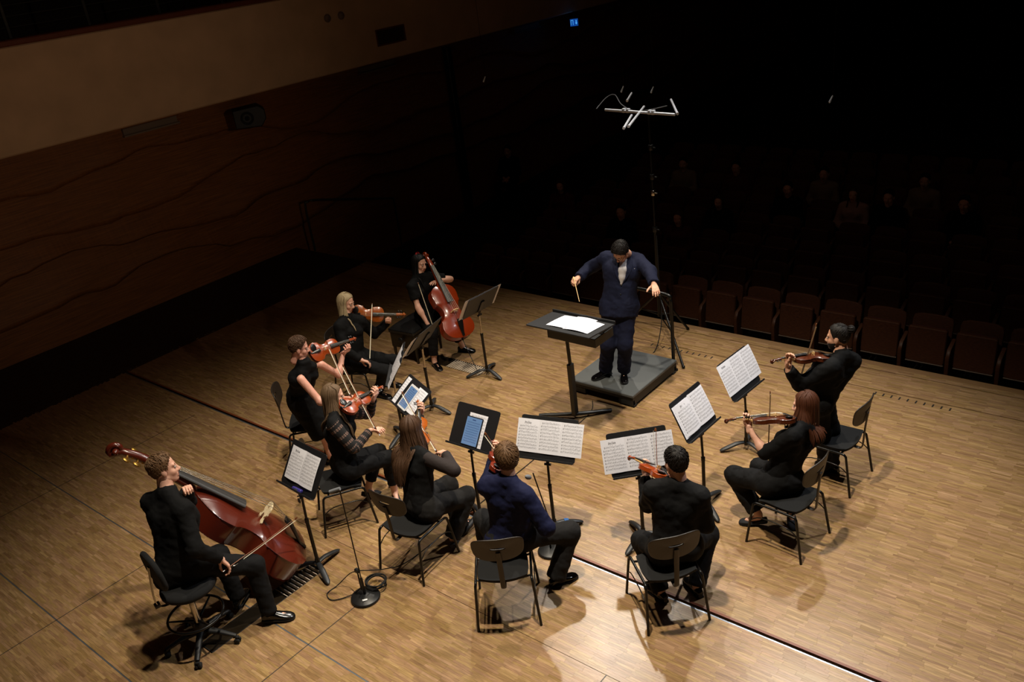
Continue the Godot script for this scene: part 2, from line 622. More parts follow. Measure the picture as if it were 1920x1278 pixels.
func build_hall() -> void:
	# outer shell
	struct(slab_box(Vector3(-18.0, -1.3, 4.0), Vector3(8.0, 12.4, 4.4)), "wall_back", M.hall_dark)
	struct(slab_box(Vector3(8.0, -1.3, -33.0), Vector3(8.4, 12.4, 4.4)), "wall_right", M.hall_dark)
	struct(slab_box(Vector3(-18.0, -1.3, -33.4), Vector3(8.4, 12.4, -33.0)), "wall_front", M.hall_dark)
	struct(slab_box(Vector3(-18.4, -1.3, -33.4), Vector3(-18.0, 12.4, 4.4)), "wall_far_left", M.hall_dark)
	struct(slab_box(Vector3(-18.4, 12.0, -33.4), Vector3(8.4, 12.4, 4.4)), "ceiling", M.hall_ceiling)
	# side wall of overlapping carved boards
	var top := 3.05
	var edge := [3.05, 2.42, 1.78, 1.22, 0.62, -1.2]
	var wav := FastNoiseLite.new()
	wav.seed = 12
	wav.frequency = 0.22
	var cols := 150
	var line := func(k: int, z: float) -> float:
		if k == 0 or k == 5: return edge[k]
		return edge[k] + 0.34 * wav.get_noise_2d(z, k * 37.0) + 0.10 * sin(z * 0.9 + k * 1.7) + 0.05 * wav.get_noise_2d(z * 5.0, k * 11.0)
	var wall := Mb.new()
	wall.box(at(Vector3(-14.2, 0.9, -15.0)), Vector3(0.5, 4.3, 36.0))
	var wo := struct(wall, "wall_left", M.wall_wood)
	for k in 5:
		var p := PackedVector3Array()
		for r in 11:
			var t := minf(r / 9.0, 1.0)
			for s in cols:
				var z := 3.0 - 36.0 * s / (cols - 1.0)
				var y: float = lerpf(line.call(k, z), line.call(k + 1, z), t)
				var deep := 0.05 + 0.07 * absf(wav.get_noise_2d(z * 2.0, 90.0 + k * 13.0))
				var bulge := 0.05 * wav.get_noise_2d(z * 1.6, y * 4.0)
				var x := -13.92 + deep * pow(t, 1.6) * 1.6 + bulge * sin(t * PI)
				if r == 10: x = -13.95
				p.append(Vector3(x, y, z))
		var b := Mb.new()
		b.grid(p, 11, cols, false, false, 0)
		part(b, "carved_panel", M.wall_wood, wo)
	# balcony front over it
	var bal := struct(slab_box(Vector3(-13.45, 3.04, -32.0), Vector3(-13.15, 4.42, 4.0), 0.02), "wall_balcony_front", M.balcony_plaster)
	part(slab_box(Vector3(-13.6, 4.42, -32.0), Vector3(-13.11, 4.5, 4.0), 0.015), "cap", M.balcony_cap, bal)
	part(slab_box(Vector3(-18.0, 2.98, -32.0), Vector3(-13.45, 3.2, 4.0)), "underside", M.wall_wood, bal)
	var rail := thing("balcony_railing", "thin steel railing along the top of the balcony front", "railing", Vector3(-13.36, 4.5, 0))
	for k in 12:
		var b := Mb.new()
		b.box(at(Vector3(0, 0.45, -0.9 - 1.135 * k)), Vector3(0.03, 0.9, 0.045), 0.006)
		part(b, "post", M.rail_steel, rail)
	for y in [0.14, 0.28, 0.42, 0.56, 0.70]:
		var b := Mb.new()
		b.rod(Vector3(0, y, 2.0), Vector3(0, y, -14.0), 0.004)
		part(b, "wire", M.rail_steel, rail)
	var hr := Mb.new()
	hr.tube(pts([Vector3(0, 0.9, 2.0), Vector3(0, 0.9, -14.0)]), rad([0.022]), 10)
	part(hr, "handrail", M.rail_steel, rail)
	# slot lights, switched off, and holes under the balcony
	for k in 3:
		var z: float = [-7.3, -12.35, -17.2][k]
		var s := thing("slot_light", "unlit recessed slot light under the balcony, %s from the stage back" % ordinals[k], "slot light", Vector3(-13.88, 2.86, z), 0.0, "slot lights under the balcony")
		part(slab_box(Vector3(-0.02, -0.07, -0.5), Vector3(0.09, -0.045, 0.5)), "frame", M.seat_edge, s)
		part(slab_box(Vector3(-0.02, 0.06, -0.5), Vector3(0.09, 0.075, 0.5)), "frame", M.hall_dark, s)
		part(slab_box(Vector3(-0.02, -0.045, -0.48), Vector3(0.05, 0.06, 0.48)), "diffuser", M.seat_edge, s)
	# loudspeaker on the side wall
	var sp := thing("loudspeaker", "black loudspeaker fixed high on the carved side wall below the balcony", "loudspeaker", Vector3(-13.22, 2.70, -8.75), deg_to_rad(58))
	var b2 := Mb.new()
	b2.slab(PackedVector2Array([Vector2(-0.26, -0.15), Vector2(0.16, -0.17), Vector2(0.26, -0.05), Vector2(0.26, 0.10), Vector2(0.16, 0.18), Vector2(-0.26, 0.15)]), 0.34, at(Vector3(0, 0, 0)), 0.015)
	part(b2, "cabinet", M.black_plastic, sp)
	b2 = Mb.new()
	b2.lathe(PackedVector2Array([Vector2(0.11, 0.0), Vector2(0.10, 0.012), Vector2(0.05, -0.01), Vector2(0.03, 0.01), Vector2(0.0, 0.014)]), at(Vector3(-0.05, 0, 0.172), Basis(Vector3.RIGHT, PI / 2)), 20)
	part(b2, "driver", M.rubber, sp)
	b2 = Mb.new()
	b2.rod(Vector3(0, 0, -0.17), Vector3(-0.2, 0.05, -0.50), 0.02)
	part(b2, "bracket", M.black_tube, sp)
	# air vent in the balcony front
	var ve := thing("air_vent", "framed air vent set into the pale balcony front", "vent", Vector3(-13.15, 3.46, -12.2))
	part(slab_box(Vector3(-0.01, -0.13, -0.36), Vector3(0.004, 0.13, 0.36)), "backing", M.hall_dark, ve)
	for q in [[Vector3(-0.01, 0.12, -0.38), Vector3(0.02, 0.15, 0.38)], [Vector3(-0.01, -0.15, -0.38), Vector3(0.02, -0.12, 0.38)], [Vector3(-0.01, -0.12, 0.35), Vector3(0.02, 0.12, 0.38)], [Vector3(-0.01, -0.12, -0.38), Vector3(0.02, 0.12, -0.35)]]:
		part(slab_box(q[0], q[1], 0.004), "frame", M.balcony_cap, ve)
	for k in 7:
		var sl := Mb.new()
		sl.box(at(Vector3(0.004, -0.09 + 0.03 * k, 0), Basis(Vector3.BACK, 0.6)), Vector3(0.016, 0.003, 0.69))
		part(sl, "slat", M.balcony_cap, ve)
	# small fittings on the balcony front
	for k in 2:
		var cap := Mb.new()
		cap.lathe(PackedVector2Array([Vector2(0, 0.05), Vector2(0.05, 0.05), Vector2(0.07, 0.02), Vector2(0.07, 0.0)]), at(Vector3(-13.15, 3.98, -10.75 - 0.32 * k), Basis(Vector3.BACK, -PI / 2)), 16)
		single(cap, "wall_fitting", M.seat_edge, ["round pale fitting on the balcony front, nearer the stage back", "round pale fitting on the balcony front, nearer the hall"][k], "wall fitting")
	# dark upright on the hall side of the wall
	var tb := slab_box(Vector3(-13.8, -0.9, -14.35), Vector3(-13.66, 2.9, -14.2), 0.01)
	struct(tb, "trim_1", M.black_paint)
	# exit sign
	var ex := thing("exit_sign", "small glowing blue exit sign with a down arrow high on the side wall", "exit sign", Vector3(-13.1, 2.81, -18.1), deg_to_rad(38))
	ex.scale = Vector3(0.5, 0.75, 0.5)
	part(slab_box(Vector3(-0.2, -0.12, -0.04), Vector3(0.2, 0.12, 0.0), 0.01), "case", M.black_plastic, ex)
	part(slab_box(Vector3(-0.19, -0.11, 0.0), Vector3(0.19, 0.11, 0.006)), "glowing_face", M.exit_glow, ex)
	var em := Mb.new()
	em.box(at(Vector3(-0.15, 0, 0.008)), Vector3(0.02, 0.15, 0.006))
	em.box(at(Vector3(-0.05, 0, 0.008)), Vector3(0.02, 0.15, 0.006))
	em.box(at(Vector3(-0.10, 0.07, 0.008)), Vector3(0.10, 0.015, 0.006))
	em.slab(PackedVector2Array([Vector2(0.08, 0.07), Vector2(0.08, -0.01), Vector2(0.05, -0.01), Vector2(0.10, -0.07), Vector2(0.15, -0.01), Vector2(0.12, -0.01), Vector2(0.12, 0.07)]), 0.006, at(Vector3(0, 0, 0.008)))
	part(em, "sign_mark", M.exit_mark_glow, ex)
	var eb := Mb.new()
	eb.rod(Vector3(0, 0.11, -0.03), Vector3(0, 0.34, -0.03), 0.02)
	part(eb, "hanger", M.black_plastic, ex)
	var el := OmniLight3D.new()
	el.name = "exit_sign_light"
	ex.add_child(el, true)
	el.position = Vector3(0, 0, 0.08)
	el.light_color = Color(0.2, 0.5, 0.9)
	el.light_energy = 0.01
	el.light_size = 0.1
	el.omni_range = 40.0
	el.omni_attenuation = 2.0
	el.shadow_enabled = true
	# hall floor in low steps
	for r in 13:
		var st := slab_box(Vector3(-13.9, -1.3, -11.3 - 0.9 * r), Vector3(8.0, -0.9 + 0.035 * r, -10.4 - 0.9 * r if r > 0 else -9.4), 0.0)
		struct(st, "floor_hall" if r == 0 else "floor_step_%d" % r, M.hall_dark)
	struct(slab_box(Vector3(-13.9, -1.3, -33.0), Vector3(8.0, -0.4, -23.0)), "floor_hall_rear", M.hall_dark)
	# hand rail beside the stage steps
	var sr := thing("stair_rail", "thin dark handrail beside the steps at the stage corner", "railing", Vector3(-13.45, -0.2, -9.62))
	var rb := Mb.new()
	rb.tube(curve([Vector3(0, 0.15, 0), Vector3(0, 1.0, 0), Vector3(0.03, 1.1, -0.06), Vector3(0.12, 1.08, -0.3), Vector3(0.2, 0.6, -2.0)]), rad([0.02]), 8)
	part(rb, "rail", M.rail_steel, sr)
	rb = Mb.new()
	rb.rod(Vector3(0.2, -0.7, -2.0), Vector3(0.2, 0.6, -2.0), 0.02)
	part(rb, "post", M.rail_steel, sr)


# ======================================================================= the stage floor
func build_floor() -> void:
	var base := slab_box(Vector3(-11.84, -1.3, -9.40), Vector3(8.0, -FLOOR_THICK, 4.0))
	var floor_ := struct(base, "floor", M.floor_gap)
	# bands between the joints that run along the stage: [from z, to z]
	var bands := [[-9.40, -9.31], [-9.295, -8.86], [-8.845, -4.865], [-4.80, -3.853], [-3.849, -2.816], [-2.804, -1.751], [-1.739, 3.9]]
	var strip_len := 0.17
	var shape := Mb.new()
	shape.box(at(Vector3(0, -FLOOR_THICK / 2, 0)), Vector3(strip_len - 0.0004, FLOOR_THICK, 0.0217), 0.0002)
	var shape_mesh := shape.mesh(false, true)
	var where: Array[Transform3D] = []
	var tints: Array[Color] = []
	rng.seed = 4242
	for bd in bands:
		var rows := int(round((bd[1] - bd[0]) / 0.022))
		var w: float = (bd[1] - bd[0]) / rows
		for r in rows:
			var z: float = bd[0] + w * (r + 0.5)
			var x := -11.82 + strip_len * 0.5 * rng.randf_range(0.1, 1.0)
			while x < 3.5:
				var tone := clampf(rng.randfn(0.0, 0.42), -1.0, 1.2)
				var warm := rng.randf_range(-0.05, 0.05)
				var col := Color(0.675 + 0.09 * tone, 0.535 + 0.085 * tone + warm * 0.2, 0.37 + 0.075 * tone - warm * 0.4).srgb_to_linear()
				# strips end where a grille is let into the floor
				var lo := x - strip_len * 0.5
				var hi := x + strip_len * 0.5
				for q in GRILLES:
					if z > q[2] and z < q[3] and hi > q[0] and lo < q[1]:
						if lo < q[0]: hi = q[0]
						elif hi > q[1]: lo = q[1]
						else: hi = lo
				if hi - lo < 0.004:
					x += strip_len
					continue
				where.append(Transform3D(Basis.from_euler(Vector3(rng.randfn(0, 0.004), 0, rng.randfn(0, 0.0015))).scaled_local(Vector3((hi - lo) / strip_len, 1, w / 0.022)), Vector3((lo + hi) * 0.5, rng.randfn(0, 0.00012), z)))
				tints.append(col)
				x += strip_len
	# the 300 pieces nearest the lens that the frame holds are parts of their own, the rest one part
	var lens := (get_node("camera") as Camera3D).transform.affine_inverse()
	var near := []
	for k in where.size():
		var q := lens * where[k].origin
		if q.z < 0.0 and absf(q.x / q.z) < 0.57 and absf(q.y / q.z) < 0.377:
			near.append([q.length(), k])
	near.sort_custom(func(a, b): return a[0] < b[0])
	var own := {}
	var wood_tones := {}
	for q in near.slice(0, 300):
		own[q[1]] = true
		var key := int(clampf(tints[q[1]].g * 60.0, 0, 59))
		if not wood_tones.has(key):
			var tm := Mb.new()
			tm.tint = tints[q[1]]
			tm.box(at(Vector3(0, -FLOOR_THICK / 2, 0)), Vector3(strip_len - 0.0004, FLOOR_THICK, 0.0217), 0.0002)
			wood_tones[key] = tm.mesh(false, true)
		var o := part(wood_tones[key], "parquet_strip", M.oak_parquet, floor_)
		o.transform = where[q[1]]
	var mm := MultiMesh.new()
	mm.transform_format = MultiMesh.TRANSFORM_3D
	mm.use_colors = true
	mm.mesh = shape_mesh
	mm.instance_count = where.size() - own.size()
	var n := 0
	for k in where.size():
		if own.has(k): continue
		mm.set_instance_transform(n, where[k])
		mm.set_instance_color(n, tints[k])
		n += 1
	var mi := MultiMeshInstance3D.new()
	mi.name = "parquet_strips"
	mi.multimesh = mm
	mi.material_override = M.oak_parquet
	mi.set_meta("kind", "stuff")
	floor_.add_child(mi, true)
	# joints: the wide channel with its steel lip and red wooden edge, then the thin steel strips
	part(slab_box(Vector3(-11.84, -0.012, -4.815), Vector3(3.5, -0.0005, -4.801)), "steel_lip", M.steel_strip, floor_)
	part(slab_box(Vector3(-11.84, -0.012, -4.866), Vector3(3.5, 0.0008, -4.842)), "wooden_edge", M.red_oak_edge, floor_)
	for q in [[-2.81, -11.84, 3.5, 0.007], [-1.745, -11.84, 3.5, 0.007]]:
		part(slab_box(Vector3(q[1], -0.01, q[0] - q[3] * 0.7), Vector3(q[2], -0.001, q[0] + q[3] * 0.7)), "joint_strip", M.steel_strip, floor_)
	for q in [[-9.71, -4.6, 3.9], [-7.47, -2.81, 3.9], [-5.222, -3.55, 3.9], [-2.99, -3.85, -2.81]]:
		part(slab_box(Vector3(q[0] - 0.004, -0.01, q[1]), Vector3(q[0] + 0.004, 0.0006, q[2])), "joint_strip", M.cast_leg, floor_)
	part(slab_box(Vector3(-11.86, -0.012, -9.40), Vector3(-11.835, 0.0006, -4.81)), "wooden_edge", M.dark_boards, floor_)
	# floor sockets in a row near the stage edge
	for g in [[-5.55, 11], [-2.72, 10]]:
		for k in g[1]:
			var sk := slab_box(Vector3(g[0] + 0.085 * k, -0.004, -8.80), Vector3(g[0] + 0.085 * k + 0.016, 0.0012, -8.74))
			single(sk, "floor_slot", M.floor_gap, "small dark floor slot, %s from the left in the row %s" % [ordinals[k], "behind the podium" if g[0] < -4.0 else "right of the standing violinist"], "floor slot", "floor slots behind the podium" if g[0] < -4.0 else "floor slots right of the standing violinist")
	# darker boards along the side wall
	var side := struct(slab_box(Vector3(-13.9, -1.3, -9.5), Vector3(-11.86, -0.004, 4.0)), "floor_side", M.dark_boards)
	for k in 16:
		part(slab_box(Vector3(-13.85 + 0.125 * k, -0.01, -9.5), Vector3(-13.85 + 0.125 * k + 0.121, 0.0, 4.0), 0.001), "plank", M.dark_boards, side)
	struct(slab_box(Vector3(-13.9, -1.3, -9.5), Vector3(8.0, -0.002, -9.40)), "trim_2", M.stage_edge)


# ======================================================================= the seats of the hall
func build_seats() -> void:
	var back := Mb.new()
	var poly := PackedVector2Array()
	for q in [Vector2(-0.235, 0.0), Vector2(0.235, 0.0), Vector2(0.245, 0.5), Vector2(0.225, 0.56), Vector2(0.15, 0.585), Vector2(0, 0.592), Vector2(-0.15, 0.585), Vector2(-0.225, 0.56), Vector2(-0.245, 0.5)]:
		poly.append(q)
	back.slab(poly, 0.035, at(Vector3(0, 0.42, -0.10), Basis(Vector3.RIGHT, -0.2)), 0.008)
	var pan := Mb.new()
	pan.slab(round_rect(0.46, 0.46, 0.03), 0.06, at(Vector3(0, 0.68, 0.03), Basis(Vector3.RIGHT, -0.12)), 0.012)
	var cushion := Mb.new()
	cushion.slab(round_rect(0.44, 0.44, 0.04), 0.05, at(Vector3(0, 0.68, -0.025), Basis(Vector3.RIGHT, -0.12)), 0.015)
	var edge := Mb.new()
	edge.box(at(Vector3(0, 0.452, 0.075)), Vector3(0.45, 0.014, 0.03), 0.004)
	var arm := Mb.new()
	arm.slab(PackedVector2Array([Vector2(-0.16, 0.0), Vector2(0.13, 0.0), Vector2(0.16, 0.60), Vector2(0.10, 0.70), Vector2(-0.10, 0.76), Vector2(-0.2, 0.72)]), 0.045, at(Vector3(-0.28, 0, 0), Basis(Vector3.UP, -PI / 2)), 0.006)
	var meshes_ := [back.mesh(), pan.mesh(), cushion.mesh(), edge.mesh(), arm.mesh()]
	var first: Node3D = null
	var taken := {}
	for q in LISTENERS:
		var sh := 0.28 if int(q[1]) % 2 else 0.0
		taken[Vector2i(q[1], int(round((q[0] + 9.98 - sh) / 0.56)))] = true
	for r in 8:
		for k in 21:
			var x := -9.98 + 0.56 * k + (0.28 if r % 2 else 0.0)
			var label := "brown hall seat in the %s row from the stage, %s from the side wall" % [ordinals[r], ordinals[k]]
			var where := Vector3(x, -0.9 + 0.035 * maxi(0, r), -10.62 - 0.9 * r)
			if first == null:
				first = thing("hall_seat", label, "seat", where, 0.0, "seats of the hall")
				part(meshes_[0], "backrest", M.seat_wood, first)
				part(meshes_[1], "seat_pan", M.seat_wood, first)
				part(meshes_[2], "cushion", M.seat_cloth, first)
				part(meshes_[3], "seat_edge", M.seat_edge, first)
				part(meshes_[4], "arm_panel", M.seat_wood, first)
			else:
				var o := copy(first, "hall_seat", label, where, 0.0, "seats of the hall")
				if taken.has(Vector2i(r, k)):
					# the seat is let down under its listener
					var hinge := Vector3(0, 0.455, -0.01)
					for c: Node3D in o.get_children():
						if c.name.begins_with("seat_pan") or c.name.begins_with("cushion") or c.name.begins_with("seat_edge"):
							c.transform = at(hinge) * Transform3D(Basis(Vector3.RIGHT, 1.62), Vector3.ZERO) * at(-hinge)


# ======================================================================= soft shapes
# A shape is a list of bones; each bone is [kind, a, b, ra, rb]:
# 0 tapered capsule, 1 the same cut flat past b, 2 ellipsoid (a middle, b radii, ra turn about x), 3 ellipsoid taken away
static func net(bones: Array, cell: float, blend: float) -> Dictionary:
	var pad := cell * 2.0 + blend
	var lo := Vector3(1e9, 1e9, 1e9)
	var hi := -lo
	var lows: Array[Vector3] = []
	var highs: Array[Vector3] = []
	for q in bones:
		var l: Vector3
		var h: Vector3
		if q[0] >= 2:
			var m: float = maxf(q[2].x, maxf(q[2].y, q[2].z)) + pad
			l = q[1] - Vector3(m, m, m)
			h = q[1] + Vector3(m, m, m)
		else:
			var m: float = maxf(q[3], q[4]) + pad
			l = Vector3(minf(q[1].x, q[2].x), minf(q[1].y, q[2].y), minf(q[1].z, q[2].z)) - Vector3(m, m, m)
			h = Vector3(maxf(q[1].x, q[2].x), maxf(q[1].y, q[2].y), maxf(q[1].z, q[2].z)) + Vector3(m, m, m)
		lows.append(l)
		highs.append(h)
		if q[0] != 3:
			lo = Vector3(minf(lo.x, l.x), minf(lo.y, l.y), minf(lo.z, l.z))
			hi = Vector3(maxf(hi.x, h.x), maxf(hi.y, h.y), maxf(hi.z, h.z))
	var nx := int((hi.x - lo.x) / cell) + 2
	var ny := int((hi.y - lo.y) / cell) + 2
	var nz := int((hi.z - lo.z) / cell) + 2
	var f := PackedFloat32Array()
	f.resize(nx * ny * nz)
	f.fill(1.0)
	var row_lo := PackedInt32Array()
	var row_hi := PackedInt32Array()
	row_lo.resize(ny * nz)
	row_hi.resize(ny * nz)
	row_lo.fill(nx)
	row_hi.fill(-1)
	for bi in bones.size():
		var q: Array = bones[bi]
		var kind: int = q[0]
		var a: Vector3 = q[1]
		var b: Vector3 = q[2]
		var ra: float = q[3]
		var rb: float = q[4]
		var x0 := maxi(0, int((lows[bi].x - lo.x) / cell))
		var y0 := maxi(0, int((lows[bi].y - lo.y) / cell))
		var z0 := maxi(0, int((lows[bi].z - lo.z) / cell))
		var x1 := mini(nx - 1, int((highs[bi].x - lo.x) / cell) + 1)
		var y1 := mini(ny - 1, int((highs[bi].y - lo.y) / cell) + 1)
		var z1 := mini(nz - 1, int((highs[bi].z - lo.z) / cell) + 1)
		var ab := b - a
		var len2 := maxf(ab.length_squared(), 1e-9)
		var length := sqrt(len2)
		var turn := Basis(Vector3.RIGHT, ra)
		var small := minf(b.x, minf(b.y, b.z))
		for z in range(z0, z1 + 1):
			for y in range(y0, y1 + 1):
				var at_ := nx * (y + ny * z)
				var p := Vector3(lo.x + x0 * cell, lo.y + y * cell, lo.z + z * cell)
				var hit := false
				for x in range(x0, x1 + 1):
					var d: float
					if kind < 2:
						var t := (p - a).dot(ab) / len2
						if kind == 1:
							var tt := maxf(t, 0.0)
							d = maxf((p - a - ab * tt).length() - ra - (rb - ra) * minf(tt, 1.2), (t - 1.0) * length)
						else:
							var tc := clampf(t, 0.0, 1.0)
							d = (p - a - ab * tc).length() - ra - (rb - ra) * tc
					else:
						var e := (p - a) * turn
						d = ((e / b).length() - 1.0) * small
					if d < pad:
						var k := at_ + x
						var old := f[k]
						if kind == 3:
							var g := maxf(blend * 0.5 - absf(-d - old), 0.0)
							f[k] = maxf(-d, old) + g * g * 0.5 / blend
						else:
							var g := maxf(blend - absf(d - old), 0.0)
							f[k] = minf(d, old) - g * g * 0.25 / blend
							hit = true
					p.x += cell
				if hit:
					var rr := y + ny * z
					row_lo[rr] = mini(row_lo[rr], x0)
					row_hi[rr] = maxi(row_hi[rr], x1)
	# one vertex in each crossed cell
	var id := PackedInt32Array()
	id.resize(nx * ny * nz)
	id.fill(-1)
	var v := PackedVector3Array()
	var nxy := nx * ny
	var cells := PackedInt32Array()
	for z in nz - 1:
		for y in ny - 1:
			var rr := y + ny * z
			var s := maxi(mini(row_lo[rr], mini(row_lo[rr + 1], row_lo[rr + ny])) - 1, 0)
			var e := mini(maxi(row_hi[rr], maxi(row_hi[rr + 1], row_hi[rr + ny])), nx - 2)
			if e < s: continue
			var o := nx * rr
			for x in range(s, e + 1):
				var k := o + x
				var a0 := f[k]
				var a1 := f[k + 1]
				var a2 := f[k + nx]
				var a3 := f[k + nx + 1]
				var a4 := f[k + nxy]
				var a5 := f[k + nxy + 1]
				var a6 := f[k + nxy + nx]
				var a7 := f[k + nxy + nx + 1]
				var inside := int(a0 < 0) + int(a1 < 0) + int(a2 < 0) + int(a3 < 0) + int(a4 < 0) + int(a5 < 0) + int(a6 < 0) + int(a7 < 0)
				if inside == 0 or inside == 8: continue
				var m := Vector3.ZERO
				var c := 0.0
				if (a0 < 0) != (a1 < 0): m += Vector3(a0 / (a0 - a1), 0, 0); c += 1
				if (a2 < 0) != (a3 < 0): m += Vector3(a2 / (a2 - a3), 1, 0); c += 1
				if (a4 < 0) != (a5 < 0): m += Vector3(a4 / (a4 - a5), 0, 1); c += 1
				if (a6 < 0) != (a7 < 0): m += Vector3(a6 / (a6 - a7), 1, 1); c += 1
				if (a0 < 0) != (a2 < 0): m += Vector3(0, a0 / (a0 - a2), 0); c += 1
				if (a1 < 0) != (a3 < 0): m += Vector3(1, a1 / (a1 - a3), 0); c += 1
				if (a4 < 0) != (a6 < 0): m += Vector3(0, a4 / (a4 - a6), 1); c += 1
				if (a5 < 0) != (a7 < 0): m += Vector3(1, a5 / (a5 - a7), 1); c += 1
				if (a0 < 0) != (a4 < 0): m += Vector3(0, 0, a0 / (a0 - a4)); c += 1
				if (a1 < 0) != (a5 < 0): m += Vector3(1, 0, a1 / (a1 - a5)); c += 1
				if (a2 < 0) != (a6 < 0): m += Vector3(0, 1, a2 / (a2 - a6)); c += 1
				if (a3 < 0) != (a7 < 0): m += Vector3(1, 1, a3 / (a3 - a7)); c += 1
				id[k] = v.size()
				cells.append(k)
				v.append(lo + (Vector3(x, y, z) + m / c) * cell)
	# one face round each crossed edge
	var n := PackedVector3Array()
	n.resize(v.size())
	var i := PackedInt32Array()
	for k in cells:
		var a0 := f[k] < 0
		for ax in 3:
			var st: int = [1, nx, nxy][ax]
			var s1: int = [nx, nxy, 1][ax]
			var s2: int = [nxy, 1, nx][ax]
			if k - s1 - s2 < 0 or (f[k + st] < 0) == a0: continue
			var q0 := id[k]
			var q1 := id[k - s1]
			var q2 := id[k - s1 - s2]
			var q3 := id[k - s2]
			if q0 < 0 or q1 < 0 or q2 < 0 or q3 < 0: continue
			var m := (v[q2] - v[q0]).cross(v[q3] - v[q1])
			if not a0:
				var tmp := q1
				q1 = q3
				q3 = tmp
				m = -m
			n[q0] += m
			n[q1] += m
			n[q2] += m
			n[q3] += m
			i.append_array(PackedInt32Array([q0, q2, q1, q0, q3, q2]))
	for k in n.size():
		n[k] = n[k].normalized()
	return {"v": v, "n": n, "i": i}


func from_net(d: Dictionary, xf := Transform3D(), tint := Color.WHITE, into: Mb = null) -> Mb:
	var b := into if into else Mb.new()
	var k := b.v.size()
	var flip := xf.basis.determinant() < 0.0
	var dv: PackedVector3Array = d.v
	var dn: PackedVector3Array = d.n
	var di: PackedInt32Array = d.i
	for j in dv.size():
		b.v.append(xf * dv[j])
		b.n.append((xf.basis * dn[j]).normalized())
		b.c.append(tint)
		b.u.append(Vector2.ZERO)
	for j in range(0, di.size(), 3):
		b.i.append(k + di[j])
		b.i.append(k + (di[j + 2] if flip else di[j + 1]))
		b.i.append(k + (di[j + 1] if flip else di[j + 2]))
	return b


# ======================================================================= heads and hands
# head: middle of the skull at the origin, looking along +z
func head_bones(woman: bool) -> Array:
	var j := 0.92 if woman else 1.0
	var b := [
		[2, Vector3(0, 0.028, -0.014), Vector3(0.075, 0.092, 0.094), 0.0, 0.0],
		[2, Vector3(0, -0.035, 0.026), Vector3(0.060 * j, 0.082, 0.060), 0.0, 0.0],
		[0, Vector3(0, -0.094, 0.060), Vector3(0, -0.086, 0.02), 0.021 * j, 0.036],
		[0, Vector3(0.045 * j, -0.062, 0.005), Vector3(0.018, -0.09, 0.05), 0.022, 0.018],
		[0, Vector3(-0.045 * j, -0.062, 0.005), Vector3(-0.018, -0.09, 0.05), 0.022, 0.018],
		[2, Vector3(0.036, -0.028, 0.052), Vector3(0.026, 0.026, 0.024), 0.0, 0.0],
		[2, Vector3(-0.036, -0.028, 0.052), Vector3(0.026, 0.026, 0.024), 0.0, 0.0],
		[0, Vector3(-0.036, 0.021, 0.068), Vector3(0.036, 0.021, 0.068), 0.014, 0.014],
		[0, Vector3(0, 0.010, 0.080), Vector3(0, -0.030, 0.101), 0.008, 0.0125],
		[0, Vector3(-0.010, -0.036, 0.090), Vector3(0.010, -0.036, 0.090), 0.0085, 0.0085],
		[0, Vector3(-0.017, -0.060, 0.078), Vector3(0.017, -0.060, 0.078), 0.008, 0.008],
		[0, Vector3(-0.014, -0.070, 0.077), Vector3(0.014, -0.070, 0.077), 0.009, 0.009],
		[2, Vector3(0.076, -0.010, -0.008), Vector3(0.010, 0.031, 0.018), -0.25, 0.0],
		[2, Vector3(-0.076, -0.010, -0.008), Vector3(0.010, 0.031, 0.018), -0.25, 0.0],
		[0, Vector3(0, -0.05, -0.022), Vector3(0, -0.15, -0.045), 0.050 * j, 0.050 * j],
		[3, Vector3(0.032, 0.002, 0.094), Vector3(0.019, 0.013, 0.019), 0.0, 0.0],
		[3, Vector3(-0.032, 0.002, 0.094), Vector3(0.019, 0.013, 0.019), 0.0, 0.0],
		[3, Vector3(0.0, -0.065, 0.093), Vector3(0.024, 0.0025, 0.010), 0.0, 0.0],
	]
	return b


# right hand: wrist at the origin, fingers along +y, palm towards +z, thumb at -x; curl is the bend of every finger joint
func hand_bones(curl: Array, spread: float, thumb: Array) -> Array:
	var b := []
	var xs := [-0.027, -0.009, 0.009, 0.026]
	var tops := [0.090, 0.094, 0.089, 0.080]
	var lens := [[0.040, 0.025, 0.021], [0.044, 0.029, 0.023], [0.041, 0.027, 0.022], [0.032, 0.020, 0.019]]
	b.append([0, Vector3(0, -0.03, 0), Vector3(0, 0.012, 0), 0.025, 0.027])
	for k in 4:
		var kn := Vector3(xs[k], tops[k], 0)
		b.append([0, Vector3(xs[k] * 0.55, 0.012, 0), kn, 0.016, 0.0115])
		var ang := 0.0
		var p := kn
		var side := (k - 1.5) * spread
		for s in 3:
			ang += curl[k] * [0.85, 1.1, 0.8][s]
			var d := Vector3(sin(side) * cos(ang), cos(ang) * cos(side), sin(ang))
			var q: Vector3 = p + d * lens[k][s]
			b.append([0, p, q, [0.0100, 0.0088, 0.0080][s], [0.0088, 0.0080, 0.0068][s]])
			p = q
	var t0 := Vector3(-0.018, 0.020, 0.006)
	var t1: Vector3 = t0 + Vector3(thumb[0]).normalized() * 0.042
	var t2: Vector3 = t1 + Vector3(thumb[1]).normalized() * 0.033
	var t3: Vector3 = t2 + Vector3(thumb[2]).normalized() * 0.027
	b.append([0, t0, t1, 0.016, 0.0118])
	b.append([0, t1, t2, 0.0115, 0.0100])
	b.append([0, t2, t3, 0.0100, 0.0080])
	return b


